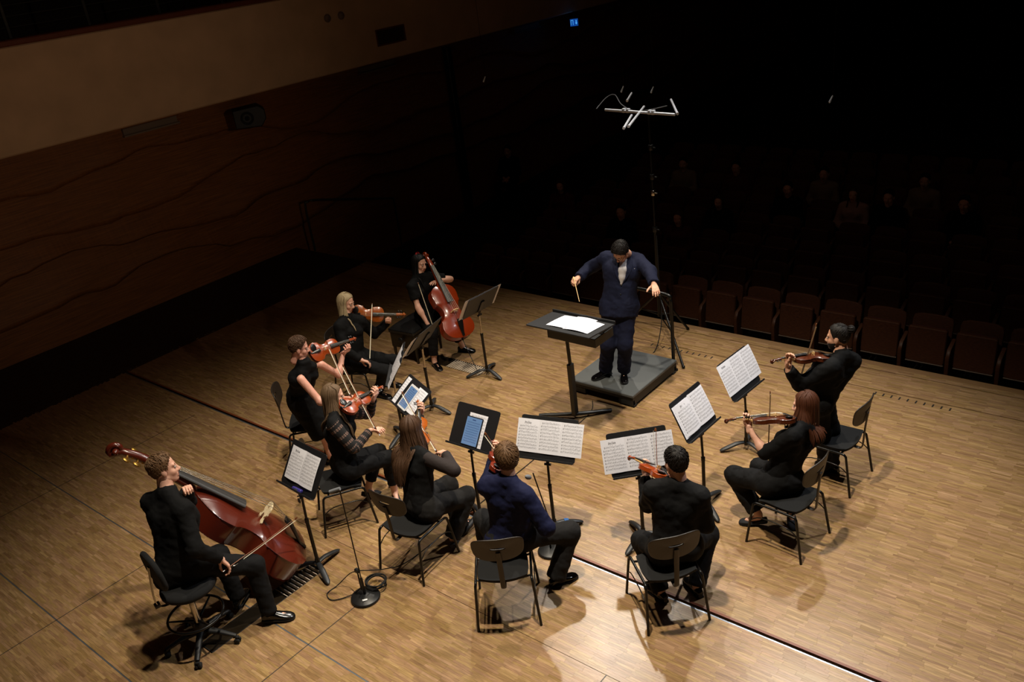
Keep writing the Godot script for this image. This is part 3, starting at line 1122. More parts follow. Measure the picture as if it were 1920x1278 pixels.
# ======================================================================= bodies
# j: joints by name (world places). dress: how the clothes go. Returns what the threads have to mesh.
func body_plan(j: Dictionary, s: Dictionary) -> Dictionary:
	var z: float = s.scale
	var pel: Vector3 = j.pel
	var nek: Vector3 = j.nek
	var hed: Vector3 = j.hed
	var rt: Vector3 = (j.shR - j.shL).normalized()
	var hr: Vector3 = (j.hiR - j.hiL).normalized()
	var up := (nek - pel).normalized()
	var fw := up.cross(rt).normalized()
	var w := pel.lerp(nek, 0.36) + fw * 0.012
	var ch := pel.lerp(nek, 0.70) + fw * 0.012
	var woman: bool = s.woman
	var fat: float = s.get("fat", 1.0)
	var reach := 0.48 if s.sleeve == "none" else 1.0
	var torso := func(g: float) -> Array:
		var wr := (0.094 if woman else 0.104) * z * fat + g
		var cr := (0.100 if woman else 0.112) * z * fat + g
		var o := [
			[0, j.hiL - hr * 0.0, j.hiR, 0.112 * z * fat + g, 0.112 * z * fat + g],
			[0, pel - hr * 0.05, w - rt * 0.042, 0.108 * z * fat + g, wr], [0, pel + hr * 0.05, w + rt * 0.042, 0.108 * z * fat + g, wr],
			[0, w - rt * 0.042, ch - rt * 0.072, wr, cr], [0, w + rt * 0.042, ch + rt * 0.072, wr, cr],
			[0, ch - rt * 0.072, j.shL.lerp(nek, 1.25 - reach) - up * 0.035, cr, 0.064 * z + g], [0, ch + rt * 0.072, j.shR.lerp(nek, 1.25 - reach) - up * 0.035, cr, 0.064 * z + g],
			[0, nek - up * 0.055, nek.lerp(j.shL, reach) - up * 0.055 * (1.0 - reach), 0.058 * z + g * 0.8, 0.050 * z + g], [0, nek - up * 0.055, nek.lerp(j.shR, reach) - up * 0.055 * (1.0 - reach), 0.058 * z + g * 0.8, 0.050 * z + g],
			[0, nek + up * 0.022, nek.lerp(j.shL, 0.75 * reach * reach) + up * 0.018, 0.052 * z + g * 0.7, 0.048 * z + g * 0.7], [0, nek + up * 0.022, nek.lerp(j.shR, 0.75 * reach * reach) + up * 0.018, 0.052 * z + g * 0.7, 0.048 * z + g * 0.7],
		]
		if woman:
			o.append([0, ch + fw * 0.075 - rt * 0.07 - up * 0.01, ch + fw * 0.06 - rt * 0.06, 0.050 + g, 0.055 + g])
			o.append([0, ch + fw * 0.075 + rt * 0.07 - up * 0.01, ch + fw * 0.06 + rt * 0.06, 0.050 + g, 0.055 + g])
		return o
	var limb_r := 0.92 if woman else 1.0
	var skin: Array = torso.call(-0.006)
	skin.append([0, nek - up * 0.03, hed + (nek - hed).normalized() * 0.07, 0.056 * z * limb_r, 0.050 * z * limb_r])
	for sd in ["L", "R"]:
		var sh: Vector3 = j["sh" + sd]
		var el: Vector3 = j["el" + sd]
		var wr_: Vector3 = j["wr" + sd]
		skin.append([0, sh, el, 0.050 * z * limb_r, 0.040 * z * limb_r])
		var mid := el.lerp(wr_, 0.25)
		skin.append([0, el, mid, 0.040 * z * limb_r, 0.041 * z * limb_r])
		skin.append([0, mid, wr_, 0.041 * z * limb_r, 0.027 * z * limb_r])
		var hi: Vector3 = j["hi" + sd]
		var kn: Vector3 = j["kn" + sd]
		var an: Vector3 = j["an" + sd]
		var to: Vector3 = j["to" + sd]
		skin.append([0, hi, kn, 0.082 * z, 0.056 * z])
		var calf := kn.lerp(an, 0.3)
		skin.append([0, kn, calf, 0.054 * z, 0.053 * z])
		skin.append([0, calf, an, 0.053 * z, 0.036 * z])
		skin.append([0, an - Vector3(0, 0.034, 0), an.lerp(to, 0.72) - Vector3(0, 0.008, 0), 0.030 * z, 0.022 * z])
	var jobs := {"body": [skin, 0.016, 0.035]}
	# upper clothing
	var g: float = s.get("loose", 0.014)
	var topb: Array = torso.call(g)
	if s.get("collar", true):
		topb.append([1, nek - up * 0.04, nek + up * 0.045 + (hed - nek).normalized() * 0.02, 0.072 * z, 0.062 * z])
	if s.top == "jacket":
		topb.append([1, pel + up * 0.1 - hr * 0.05, pel - up * 0.17 - hr * 0.07 + fw * 0.01, 0.14 * z, 0.15 * z])
		topb.append([1, pel + up * 0.1 + hr * 0.05, pel - up * 0.17 + hr * 0.07 + fw * 0.01, 0.14 * z, 0.15 * z])
	if s.top == "shirt":
		topb.append([1, pel + up * 0.08, pel - up * 0.06, 0.13 * z, 0.135 * z])
	var sleeves := []
	for sd in ["L", "R"]:
		var sh: Vector3 = j["sh" + sd]
		var el: Vector3 = j["el" + sd]
		var wr_: Vector3 = j["wr" + sd]
		var list := sleeves if s.get("lace", "") != "" else topb
		var g2 := g + (0.004 if s.top == "jacket" else 0.0)
		match s.sleeve:
			"long":
				list.append([0, sh, el, 0.052 * z + g2, 0.044 * z + g2])
				list.append([1, el, el.lerp(wr_, 0.97), 0.044 * z + g2, 0.030 * z + g2])
			"half":
				list.append([0, sh, el, 0.052 * z + g2, 0.046 * z + g2])
				list.append([1, el, el.lerp(wr_, 0.12), 0.046 * z + g2, 0.044 * z + g2])
			"short":
				list.append([1, sh, sh.lerp(el, 0.62), 0.056 * z + g2, 0.056 * z + g2])
	jobs.top = [topb, 0.0145, 0.03]
	if sleeves.size(): jobs.sleeves = [sleeves, 0.0145, 0.02]
	# lower clothing
	var low := []
	var gl: float = s.get("leg_loose", 0.016)
	low.append([0, j.hiL, j.hiR, 0.114 * z * fat + gl, 0.114 * z * fat + gl])
	low.append([0, pel, w - up * 0.02, 0.112 * z * fat + gl * 0.6, 0.092 * z * fat + gl * 0.5])
	if s.low == "skirt":
		var kn: Vector3 = (j.knL + j.knR) * 0.5
		var hem := kn.lerp((j.anL + j.anR) * 0.5, 0.25)
		for q in [-0.10, -0.05, 0.0, 0.05, 0.10]:
			low.append([1, pel + hr * q * 0.7 - Vector3(0, 0.03, 0), hem + hr * q * 1.1, 0.145 * z, 0.15 * z])
	else:
		for sd in ["L", "R"]:
			var hi: Vector3 = j["hi" + sd]
			var kn: Vector3 = j["kn" + sd]
			var an: Vector3 = j["an" + sd]
			var cuff: float = s.get("cuff", 1.02)
			low.append([0, hi, kn, 0.086 * z + gl, 0.060 * z + gl])
			low.append([1, kn, kn.lerp(an, cuff), 0.060 * z + gl, s.get("hem", 0.050) * z + gl])
	jobs.low = [low, 0.0155, 0.04]
	if s.has("inset"):
		var inset := [[0, nek - up * 0.03 + fw * 0.055, ch + fw * 0.122 + up * 0.02, 0.055, 0.050], [0, ch + fw * 0.122 + up * 0.02, ch + fw * 0.130 - up * 0.06, 0.050, 0.040], [0, ch + fw * 0.130 - up * 0.06, ch + fw * 0.145 - up * 0.135, 0.040, 0.014], [1, nek - up * 0.04, nek + up * 0.055, 0.070, 0.064]]
		jobs.inset = [inset, 0.012, 0.02]
	return jobs


# the joints, worked out from the photograph's poses
var people := []
var nets := {}
var jobs_flat := []


func mesh_people() -> void:
	people = cast_of_players()
	for k in people.size():
		var plan := body_plan(people[k].j, people[k])
		for name_ in plan:
			jobs_flat.append(["%d/%s" % [k, name_]] + plan[name_])
	for q in audience_poses():
		var plan := body_plan(q.j, q)
		for name_ in plan:
			jobs_flat.append(["a%s/%s" % [q.key, name_], plan[name_][0], 0.026, 0.04])
	jobs_flat.append(["head_man", head_bones(false), 0.0042, 0.013])
	jobs_flat.append(["head_woman", head_bones(true), 0.0042, 0.013])
	var wrap := [0.95, 0.95, 0.95, 0.9]
	jobs_flat.append(["hand_neck", hand_bones([0.62, 0.72, 0.75, 0.80], 0.06, [Vector3(-0.3, 0.7, 0.6), Vector3(0.0, 0.8, 0.55), Vector3(0.1, 0.9, 0.3)]), 0.0036, 0.006])
	jobs_flat.append(["hand_bow", hand_bones([0.45, 0.58, 0.60, 0.42], 0.07, [Vector3(-0.35, 0.6, 0.7), Vector3(0.35, 0.7, 0.6), Vector3(0.5, 0.75, 0.2)]), 0.0036, 0.006])
	jobs_flat.append(["hand_open", hand_bones([0.24, 0.28, 0.32, 0.34], 0.10, [Vector3(-0.85, 0.5, 0.25), Vector3(-0.7, 0.75, 0.2), Vector3(-0.5, 0.9, 0.2)]), 0.0036, 0.006])
	jobs_flat.append(["hand_grip", hand_bones(wrap, 0.02, [Vector3(-0.3, 0.55, 0.8), Vector3(0.35, 0.75, 0.6), Vector3(0.6, 0.7, 0.2)]), 0.0036, 0.006])
	var done := []
	done.resize(jobs_flat.size())
	var list := jobs_flat
	var task := func(k: int) -> void:
		done[k] = net(list[k][1], list[k][2], list[k][3])
	var group := WorkerThreadPool.add_group_task(task, list.size(), -1, true)
	WorkerThreadPool.wait_for_group_task_completion(group)
	for k in list.size():
		nets[list[k][0]] = done[k]


# folds of cloth: the surface moved along its normals by noise drawn out along the limb
func fold(d: Dictionary, much: float, freq: float, seed_: int) -> void:
	var f := FastNoiseLite.new()
	f.seed = seed_
	f.frequency = freq
	var v: PackedVector3Array = d.v
	var n: PackedVector3Array = d.n
	var i: PackedInt32Array = d.i
	for k in v.size():
		var p := v[k]
		v[k] = p + n[k] * much * (f.get_noise_3d(p.x + p.y * 0.6, p.y * 1.4, p.z - p.y * 0.6) + 0.5 * f.get_noise_3d(p.x * 2.3, p.y * 2.3, p.z * 2.3))
	n.fill(Vector3.ZERO)
	for k in range(0, i.size(), 3):
		var m := (v[i[k + 2]] - v[i[k]]).cross(v[i[k + 1]] - v[i[k]])
		n[i[k]] += m
		n[i[k + 1]] += m
		n[i[k + 2]] += m
	for k in n.size():
		n[k] = n[k].normalized()
	d.v = v
	d.n = n


# ======================================================================= the players
func cast_of_players() -> Array:
	var o := []
	o.append({key = "bassist", scale = 1.05, fat = 1.1, woman = false, top = "shirt", sleeve = "long", low = "trousers", loose = 0.02, look = Vector3(0.42, 0.02, -0.9), skin = "skin_light", top_mat = "cloth_black", low_mat = "trouser_black", hair = "short", hair_mat = "hair_light_brown", thick = [0.022, 0.010, -0.045], shoe = "dress", hand_l = "hand_neck", hand_r = "hand_bow", sock = true,
		label = "man in black on the wheeled stool playing the double bass",
		j = {pel = Vector3(-6.095, 0.758, -2.394), nek = Vector3(-6.211, 1.304, -2.529), hed = Vector3(-6.285, 1.494, -2.598), shL = Vector3(-6.373, 1.237, -2.441), shR = Vector3(-6.007, 1.249, -2.523), elL = Vector3(-6.333, 1.089, -2.719), elR = Vector3(-5.852, 0.980, -2.442), wrL = Vector3(-6.159, 1.289, -2.664), wrR = Vector3(-5.832, 0.768, -2.608), hiL = Vector3(-6.142, 0.694, -2.324), hiR = Vector3(-6.030, 0.709, -2.479), knL = Vector3(-6.163, 0.567, -2.761), knR = Vector3(-5.793, 0.549, -2.851), anL = Vector3(-6.111, 0.124, -2.768), anR = Vector3(-5.716, 0.109, -2.815), toL = Vector3(-6.219, 0.038, -2.914), toR = Vector3(-5.578, 0.022, -2.951), fr = Vector3(-5.810, 0.667, -2.646), tip = Vector3(-5.789, 0.717, -3.344)}})
	o.append({key = "lace_woman", scale = 0.95, woman = true, top = "blouse", sleeve = "long", lace = "lace", low = "trousers", look = Vector3(0.58, -0.18, -0.80), skin = "skin_light", top_mat = "cloth_black", low_mat = "trouser_black", hair = "long", hair_mat = "hair_ash", long = [0.44, 170, 0.006, 0.07], thick = [0.010, 0.008, -0.07], shoe = "flat", cuff = 0.80, hem = 0.042, collar = false, hand_l = "hand_neck", hand_r = "hand_bow",
		label = "woman with long ash-brown hair and banded lace sleeves playing a violin in profile",
		j = {pel = Vector3(-6.236, 0.608, -4.259), nek = Vector3(-6.300, 1.084, -4.307), hed = Vector3(-6.344, 1.248, -4.382), shL = Vector3(-6.294, 1.026, -4.483), shR = Vector3(-6.168, 1.073, -4.182), elL = Vector3(-6.331, 0.874, -4.735), elR = Vector3(-6.031, 0.825, -4.250), wrL = Vector3(-6.215, 1.072, -4.723), wrR = Vector3(-6.054, 0.888, -4.487), hiL = Vector3(-6.316, 0.562, -4.280), hiR = Vector3(-6.151, 0.569, -4.236), knL = Vector3(-6.235, 0.491, -4.675), knR = Vector3(-6.051, 0.499, -4.627), anL = Vector3(-6.310, 0.134, -4.508), anR = Vector3(-6.075, 0.099, -4.645), toL = Vector3(-6.310, -0.018, -4.588), toR = Vector3(-5.942, 0.020, -4.551), T = Vector3(-6.188, 1.168, -4.329), Sc = Vector3(-6.262, 1.107, -4.915), fr = Vector3(-5.956, 0.920, -4.498), tip = Vector3(-6.431, 1.465, -4.618)}})
	o.append({key = "sleeveless_woman", scale = 0.95, woman = true, top = "dress", sleeve = "none", low = "skirt", look = Vector3(0.62, -0.22, -0.76), skin = "skin_rose", top_mat = "cloth_black", low_mat = "cloth_black", hair = "short", hair_mat = "hair_brown", thick = [0.020, 0.010, -0.05], shoe = "patent", loose = 0.008, hand_l = "hand_neck", hand_r = "hand_bow",
		label = "short-haired woman in a sleeveless black dress playing a shining violin",
		j = {pel = Vector3(-7.360, 0.850, -4.666), nek = Vector3(-7.154, 1.278, -4.661), hed = Vector3(-7.163, 1.463, -4.666), shL = Vector3(-7.114, 1.204, -4.837), shR = Vector3(-7.054, 1.193, -4.526), elL = Vector3(-7.110, 0.989, -5.026), elR = Vector3(-6.881, 0.950, -4.572), wrL = Vector3(-7.172, 1.158, -5.193), wrR = Vector3(-6.735, 0.922, -4.769), hiL = Vector3(-7.419, 0.874, -4.735), hiR = Vector3(-7.274, 0.879, -4.641), knL = Vector3(-7.393, 0.485, -4.857), knR = Vector3(-7.215, 0.485, -4.736), anL = Vector3(-7.394, 0.087, -4.888), anR = Vector3(-7.202, 0.086, -4.746), toL = Vector3(-7.323, 0.019, -5.039), toR = Vector3(-7.080, 0.019, -4.862), T = Vector3(-7.175, 1.328, -4.779), Sc = Vector3(-7.153, 1.255, -5.385), fr = Vector3(-6.637, 0.966, -4.790), tip = Vector3(-7.192, 1.375, -5.030)}})
	o.append({key = "blonde_woman", scale = 0.95, woman = true, top = "blouse", sleeve = "long", low = "trousers", look = Vector3(0.90, -0.22, -0.34), skin = "skin_light", top_mat = "cloth_black", low_mat = "trouser_black", hair = "long", hair_mat = "hair_blonde", long = [0.40, 170, 0.002, 0.05], thick = [0.010, 0.008, -0.07], shoe = "dress", loose = 0.018, collar = false, hand_l = "hand_neck", hand_r = "hand_bow",
		label = "blonde woman in a black blouse seated with a large amber viola",
		j = {pel = Vector3(-8.051, 0.552, -5.959), nek = Vector3(-8.112, 1.034, -6.027), hed = Vector3(-8.136, 1.212, -6.096), shL = Vector3(-8.037, 0.959, -6.177), shR = Vector3(-8.054, 1.015, -5.854), elL = Vector3(-8.019, 0.721, -6.330), elR = Vector3(-7.930, 0.775, -5.760), wrL = Vector3(-7.871, 0.860, -6.464), wrR = Vector3(-7.780, 0.630, -5.860), hiL = Vector3(-8.046, 0.532, -6.054), hiR = Vector3(-7.988, 0.528, -5.892), knL = Vector3(-7.735, 0.425, -6.302), knR = Vector3(-7.635, 0.419, -6.071), anL = Vector3(-7.939, 0.084, -6.334), anR = Vector3(-7.848, 0.083, -6.073), toL = Vector3(-7.780, 0.019, -6.388), toR = Vector3(-7.682, 0.019, -6.101), T = Vector3(-8.161, 1.038, -6.147), Sc = Vector3(-7.684, 0.932, -6.610), fr = Vector3(-7.725, 0.580, -5.940), tip = Vector3(-7.969, 1.146, -6.350)}})
	o.append({key = "cellist", scale = 0.94, woman = true, top = "tee", sleeve = "short", low = "trousers", look = Vector3(0.93, -0.12, -0.02), skin = "skin_light", top_mat = "cloth_black", low_mat = "trouser_black", hair = "long", hair_mat = "hair_black", long = [0.42, 150, 0.003, 0.05], thick = [0.014, 0.009, -0.07], shoe = "dress", cuff = 0.78, hem = 0.046, collar = false, hand_l = "hand_open", hand_r = "hand_open", clip = true,
		label = "woman with long black hair and short black sleeves holding the cello",
		j = {pel = Vector3(-8.131, 0.601, -7.330), nek = Vector3(-8.134, 1.080, -7.315), hed = Vector3(-8.142, 1.251, -7.388), shL = Vector3(-8.050, 1.047, -7.472), shR = Vector3(-8.102, 1.025, -7.144), elL = Vector3(-7.955, 0.941, -7.715), elR = Vector3(-7.975, 0.777, -7.079), wrL = Vector3(-7.932, 1.006, -7.486), wrR = Vector3(-7.844, 0.566, -7.079), hiL = Vector3(-8.186, 0.554, -7.390), hiR = Vector3(-8.094, 0.565, -7.249), knL = Vector3(-7.793, 0.460, -7.393), knR = Vector3(-7.755, 0.477, -7.045), anL = Vector3(-7.732, 0.088, -7.513), anR = Vector3(-7.771, 0.085, -7.012), toL = Vector3(-7.575, 0.018, -7.567), toR = Vector3(-7.617, 0.012, -6.953), fr = Vector3(-7.765, 0.468, -7.100), tip = Vector3(-7.868, 1.169, -7.051)}})
	o.append({key = "conductor", scale = 1.0, woman = false, top = "jacket", sleeve = "long", low = "trousers", look = Vector3(-0.10, -0.72, 0.70), skin = "skin_warm", top_mat = "suit_navy", low_mat = "suit_navy", hair = "short", hair_mat = "hair_dark", thick = [0.024, 0.011, -0.05], shoe = "patent", loose = 0.024, leg_loose = 0.024, hem = 0.056, inset = "shirt_white", hand_l = "hand_open", hand_r = "hand_grip", glasses = true, fat = 1.08,
		label = "conductor in a navy suit and glasses on the grey podium, head bowed, baton in hand",
		j = {pel = Vector3(-5.225, 1.121, -7.638), nek = Vector3(-5.238, 1.602, -7.786), hed = Vector3(-5.169, 1.717, -7.652), shL = Vector3(-5.105, 1.536, -7.895), shR = Vector3(-5.401, 1.594, -7.698), elL = Vector3(-4.858, 1.501, -7.728), elR = Vector3(-5.654, 1.434, -7.714), wrL = Vector3(-4.696, 1.456, -7.537), wrR = Vector3(-5.638, 1.413, -7.461), hiL = Vector3(-5.134, 1.071, -7.651), hiR = Vector3(-5.300, 1.066, -7.589), knL = Vector3(-5.100, 0.658, -7.511), knR = Vector3(-5.286, 0.655, -7.439), anL = Vector3(-5.211, 0.263, -7.607), anR = Vector3(-5.416, 0.266, -7.536), toL = Vector3(-5.116, 0.190, -7.459), toR = Vector3(-5.494, 0.188, -7.380), fr = Vector3(-5.618, 1.430, -7.354), tip = Vector3(-5.387, 1.302, -7.109)}})
	o.append({key = "bun_man", scale = 0.97, fat = 1.1, woman = false, top = "shirt", sleeve = "long", low = "trousers", look = Vector3(-0.97, -0.08, 0.10), skin = "skin_warm", top_mat = "cloth_black", low_mat = "trouser_black", hair = "bun", hair_mat = "hair_dark", thick = [0.014, 0.007, -0.05], shoe = "dress", loose = 0.022, hand_l = "hand_neck", hand_r = "hand_bow", beard = true,
		label = "bearded man in black with his hair in a bun standing and playing a violin",
		j = {pel = Vector3(-2.662, 0.858, -6.974), nek = Vector3(-2.481, 1.306, -7.011), hed = Vector3(-2.536, 1.473, -7.057), shL = Vector3(-2.512, 1.281, -6.834), shR = Vector3(-2.429, 1.218, -7.153), elL = Vector3(-2.733, 1.115, -6.718), elR = Vector3(-2.693, 1.115, -7.181), wrL = Vector3(-2.795, 1.318, -6.609), wrR = Vector3(-2.778, 1.026, -6.972), hiL = Vector3(-2.627, 0.877, -6.891), hiR = Vector3(-2.650, 0.884, -7.063), knL = Vector3(-2.607, 0.476, -6.967), knR = Vector3(-2.588, 0.485, -7.127), anL = Vector3(-2.609, 0.092, -7.080), anR = Vector3(-2.563, 0.087, -7.146), toL = Vector3(-2.701, 0.019, -6.942), toR = Vector3(-2.724, 0.019, -7.191), T = Vector3(-2.577, 1.316, -6.965), Sc = Vector3(-2.908, 1.410, -6.478), fr = Vector3(-2.800, 1.078, -6.876), tip = Vector3(-2.590, 1.753, -6.693)}})
	o.append({key = "right_woman", scale = 0.95, woman = true, top = "blouse", sleeve = "half", low = "trousers", look = Vector3(-0.96, -0.18, 0.12), skin = "skin_light", top_mat = "cloth_black", low_mat = "trouser_black", hair = "long", hair_mat = "hair_chestnut", long = [0.38, 170, 0.004, 0.05], thick = [0.012, 0.009, -0.07], shoe = "flat", leg_loose = 0.024, hem = 0.062, cuff = 0.9, collar = false, hand_l = "hand_neck", hand_r = "hand_bow",
		label = "woman with long chestnut hair and bare forearms seated and playing a dark violin",
		j = {pel = Vector3(-2.616, 0.570, -6.042), nek = Vector3(-2.490, 1.014, -6.207), hed = Vector3(-2.525, 1.167, -6.312), shL = Vector3(-2.505, 1.027, -6.023), shR = Vector3(-2.406, 0.891, -6.309), elL = Vector3(-2.711, 0.841, -5.955), elR = Vector3(-2.623, 0.790, -6.464), wrL = Vector3(-2.877, 1.013, -6.001), wrR = Vector3(-2.794, 0.715, -6.310), hiL = Vector3(-2.665, 0.539, -5.970), hiR = Vector3(-2.547, 0.541, -6.097), knL = Vector3(-3.049, 0.436, -6.064), knR = Vector3(-2.902, 0.443, -6.271), anL = Vector3(-2.801, 0.121, -6.033), anR = Vector3(-2.577, 0.166, -6.212), toL = Vector3(-2.941, 0.020, -5.978), toR = Vector3(-2.535, 0.002, -6.149), T = Vector3(-2.518, 1.124, -6.139), Sc = Vector3(-3.070, 1.063, -5.919), fr = Vector3(-2.794, 0.740, -6.204), tip = Vector3(-2.682, 1.428, -5.987)}})
	o.append({key = "black_shirt_man", scale = 1.0, woman = false, top = "shirt", sleeve = "long", low = "trousers", look = Vector3(-0.90, -0.15, -0.42), skin = "skin_light", top_mat = "cloth_black_soft", low_mat = "trouser_black", hair = "short", hair_mat = "hair_dark", thick = [0.020, 0.010, -0.055], shoe = "dress", loose = 0.02, leg_loose = 0.022, hand_l = "hand_neck", hand_r = "hand_bow",
		label = "dark-haired man in a black shirt seated with his back to us, playing an orange-brown violin",
		j = {pel = Vector3(-2.939, 0.583, -4.804), nek = Vector3(-2.933, 1.083, -4.883), hed = Vector3(-2.962, 1.260, -4.930), shL = Vector3(-3.083, 1.059, -4.775), shR = Vector3(-2.754, 1.031, -4.919), elL = Vector3(-3.211, 0.809, -4.887), elR = Vector3(-2.741, 0.735, -4.968), wrL = Vector3(-3.349, 0.896, -5.087), wrR = Vector3(-2.996, 0.726, -4.966), hiL = Vector3(-2.987, 0.561, -4.724), hiR = Vector3(-2.865, 0.559, -4.861), knL = Vector3(-3.321, 0.378, -4.923), knR = Vector3(-2.885, 0.395, -5.257), anL = Vector3(-3.060, 0.089, -4.763), anR = Vector3(-2.843, 0.088, -4.967), toL = Vector3(-3.225, 0.020, -4.828), toR = Vector3(-2.992, 0.020, -5.064), T = Vector3(-3.032, 1.082, -4.932), Sc = Vector3(-3.567, 0.974, -5.173), fr = Vector3(-3.090, 0.699, -4.890), tip = Vector3(-3.291, 1.331, -5.192)}})
	o.append({key = "blue_shirt_man", scale = 1.0, woman = false, top = "shirt", sleeve = "long", low = "trousers", look = Vector3(-0.75, -0.2, -0.62), skin = "skin_light", top_mat = "shirt_navy", low_mat = "trouser_charcoal", hair = "bushy", hair_mat = "hair_light_brown", thick = [0.030, 0.022, -0.085], shoe = "patent", loose = 0.022, leg_loose = 0.022, hem = 0.060, hand_l = "hand_neck", hand_r = "hand_bow",
		label = "man with bushy light-brown hair and a navy blue shirt seated with his back to us",
		j = {pel = Vector3(-4.135, 0.581, -4.227), nek = Vector3(-4.110, 1.090, -4.264), hed = Vector3(-4.150, 1.266, -4.329), shL = Vector3(-4.269, 1.057, -4.178), shR = Vector3(-3.925, 1.029, -4.254), elL = Vector3(-4.445, 0.916, -4.376), elR = Vector3(-3.765, 0.774, -4.268), wrL = Vector3(-4.554, 0.994, -4.594), wrR = Vector3(-3.987, 0.733, -4.387), hiL = Vector3(-4.179, 0.558, -4.145), hiR = Vector3(-4.066, 0.553, -4.290), knL = Vector3(-4.553, 0.508, -4.351), knR = Vector3(-3.833, 0.460, -4.641), anL = Vector3(-4.524, 0.090, -4.315), anR = Vector3(-3.895, 0.087, -4.455), toL = Vector3(-4.652, 0.020, -4.438), toR = Vector3(-3.813, 0.021, -4.614), T = Vector3(-4.219, 1.097, -4.328), Sc = Vector3(-4.662, 1.059, -4.723), fr = Vector3(-4.029, 0.781, -4.477), tip = Vector3(-4.547, 1.293, -4.523)}})
	o.append({key = "long_haired_woman", scale = 0.95, woman = true, top = "blouse", sleeve = "long", lace = "sheer_lace", low = "trousers", look = Vector3(-0.58, -0.2, -0.78), skin = "skin_light", top_mat = "cloth_black", low_mat = "trouser_charcoal", hair = "long", hair_mat = "hair_brown", long = [0.56, 300, 0.016, 0.17], thick = [0.012, 0.010, -0.07], shoe = "flat", leg_loose = 0.024, hem = 0.060, collar = false, hand_l = "hand_neck", hand_r = "hand_bow",
		label = "woman with very long wavy brown hair and sheer sleeves, seen from behind",
		j = {pel = Vector3(-5.151, 0.549, -4.181), nek = Vector3(-5.251, 1.027, -4.295), hed = Vector3(-5.304, 1.194, -4.373), shL = Vector3(-5.402, 0.934, -4.295), shR = Vector3(-5.072, 0.993, -4.298), elL = Vector3(-5.487, 0.927, -4.567), elR = Vector3(-4.803, 0.932, -4.341), wrL = Vector3(-5.582, 1.062, -4.746), wrR = Vector3(-5.012, 0.974, -4.461), hiL = Vector3(-5.229, 0.531, -4.232), hiR = Vector3(-5.060, 0.530, -4.195), knL = Vector3(-5.240, 0.459, -4.637), knR = Vector3(-4.968, 0.456, -4.588), anL = Vector3(-5.089, 0.087, -4.553), anR = Vector3(-5.014, 0.118, -4.374), toL = Vector3(-5.125, 0.029, -4.723), toR = Vector3(-5.092, -0.008, -4.469), T = Vector3(-5.279, 1.013, -4.409), Sc = Vector3(-5.678, 1.149, -4.827), fr = Vector3(-5.121, 0.940, -4.475), tip = Vector3(-5.716, 1.307, -4.689)}})
	return o


func head_frame(s: Dictionary) -> Transform3D:
	var look: Vector3 = Vector3(s.look).normalized()
	var up: Vector3 = (s.j.hed - s.j.nek).normalized() * 0.35 + Vector3.UP * 0.65
	var y := (up - look * up.dot(look)).normalized()
	return Transform3D(Basis(y.cross(look), y, look) * (1.02 * s.scale), s.j.hed)


# hand mesh frame: wrist at w, fingers along dir, palm towards palm; right hands are mirrored
func hand_frame(w: Vector3, dir: Vector3, palm: Vector3, right: bool, size: float) -> Transform3D:
	var b := basis_y(dir, palm)
	if right: b.x = -b.x
	return Transform3D(Basis(b.x * size, b.y * size, b.z * size), w)


func violin_frame(s: Dictionary) -> Transform3D:
	var a: Vector3 = (s.j.Sc - s.j.T).normalized()
	var look: Vector3 = Vector3(s.j.hed - s.j.nek)
	var rt: Vector3 = s.face.cross(Vector3.UP).normalized()
	var r := deg_to_rad(s.roll)
	var n: Vector3 = Vector3.UP * cos(r) + rt * sin(r)
	n = (n - a * n.dot(a)).normalized()
	return Transform3D(Basis(a.cross(n), a, n), s.j.T)


# facing (x, z), roll of the violin, and its size for each player
const FACING := {"lace_woman": [0.536, -0.845, 35.0, 1.0], "sleeveless_woman": [0.6, -0.8, 56.0, 1.03], "blonde_woman": [0.88, -0.47, 65.0, 1.13], "bun_man": [-1.0, -0.05, 15.0, 1.0], "right_woman": [-0.995, -0.09, 20.0, 1.0], "black_shirt_man": [-0.78, -0.62, 30.0, 1.0], "blue_shirt_man": [-0.64, -0.77, 30.0, 1.0], "long_haired_woman": [-0.09, -0.995, 30.0, 1.0]}


func build_people() -> void:
	for k in people.size():
		var s: Dictionary = people[k]
		if FACING.has(s.key):
			var f: Array = FACING[s.key]
			s.face = Vector3(f[0], 0, f[1]).normalized()
			s.roll = f[2]
			s.size = f[3]
		build_person(s, str(k))


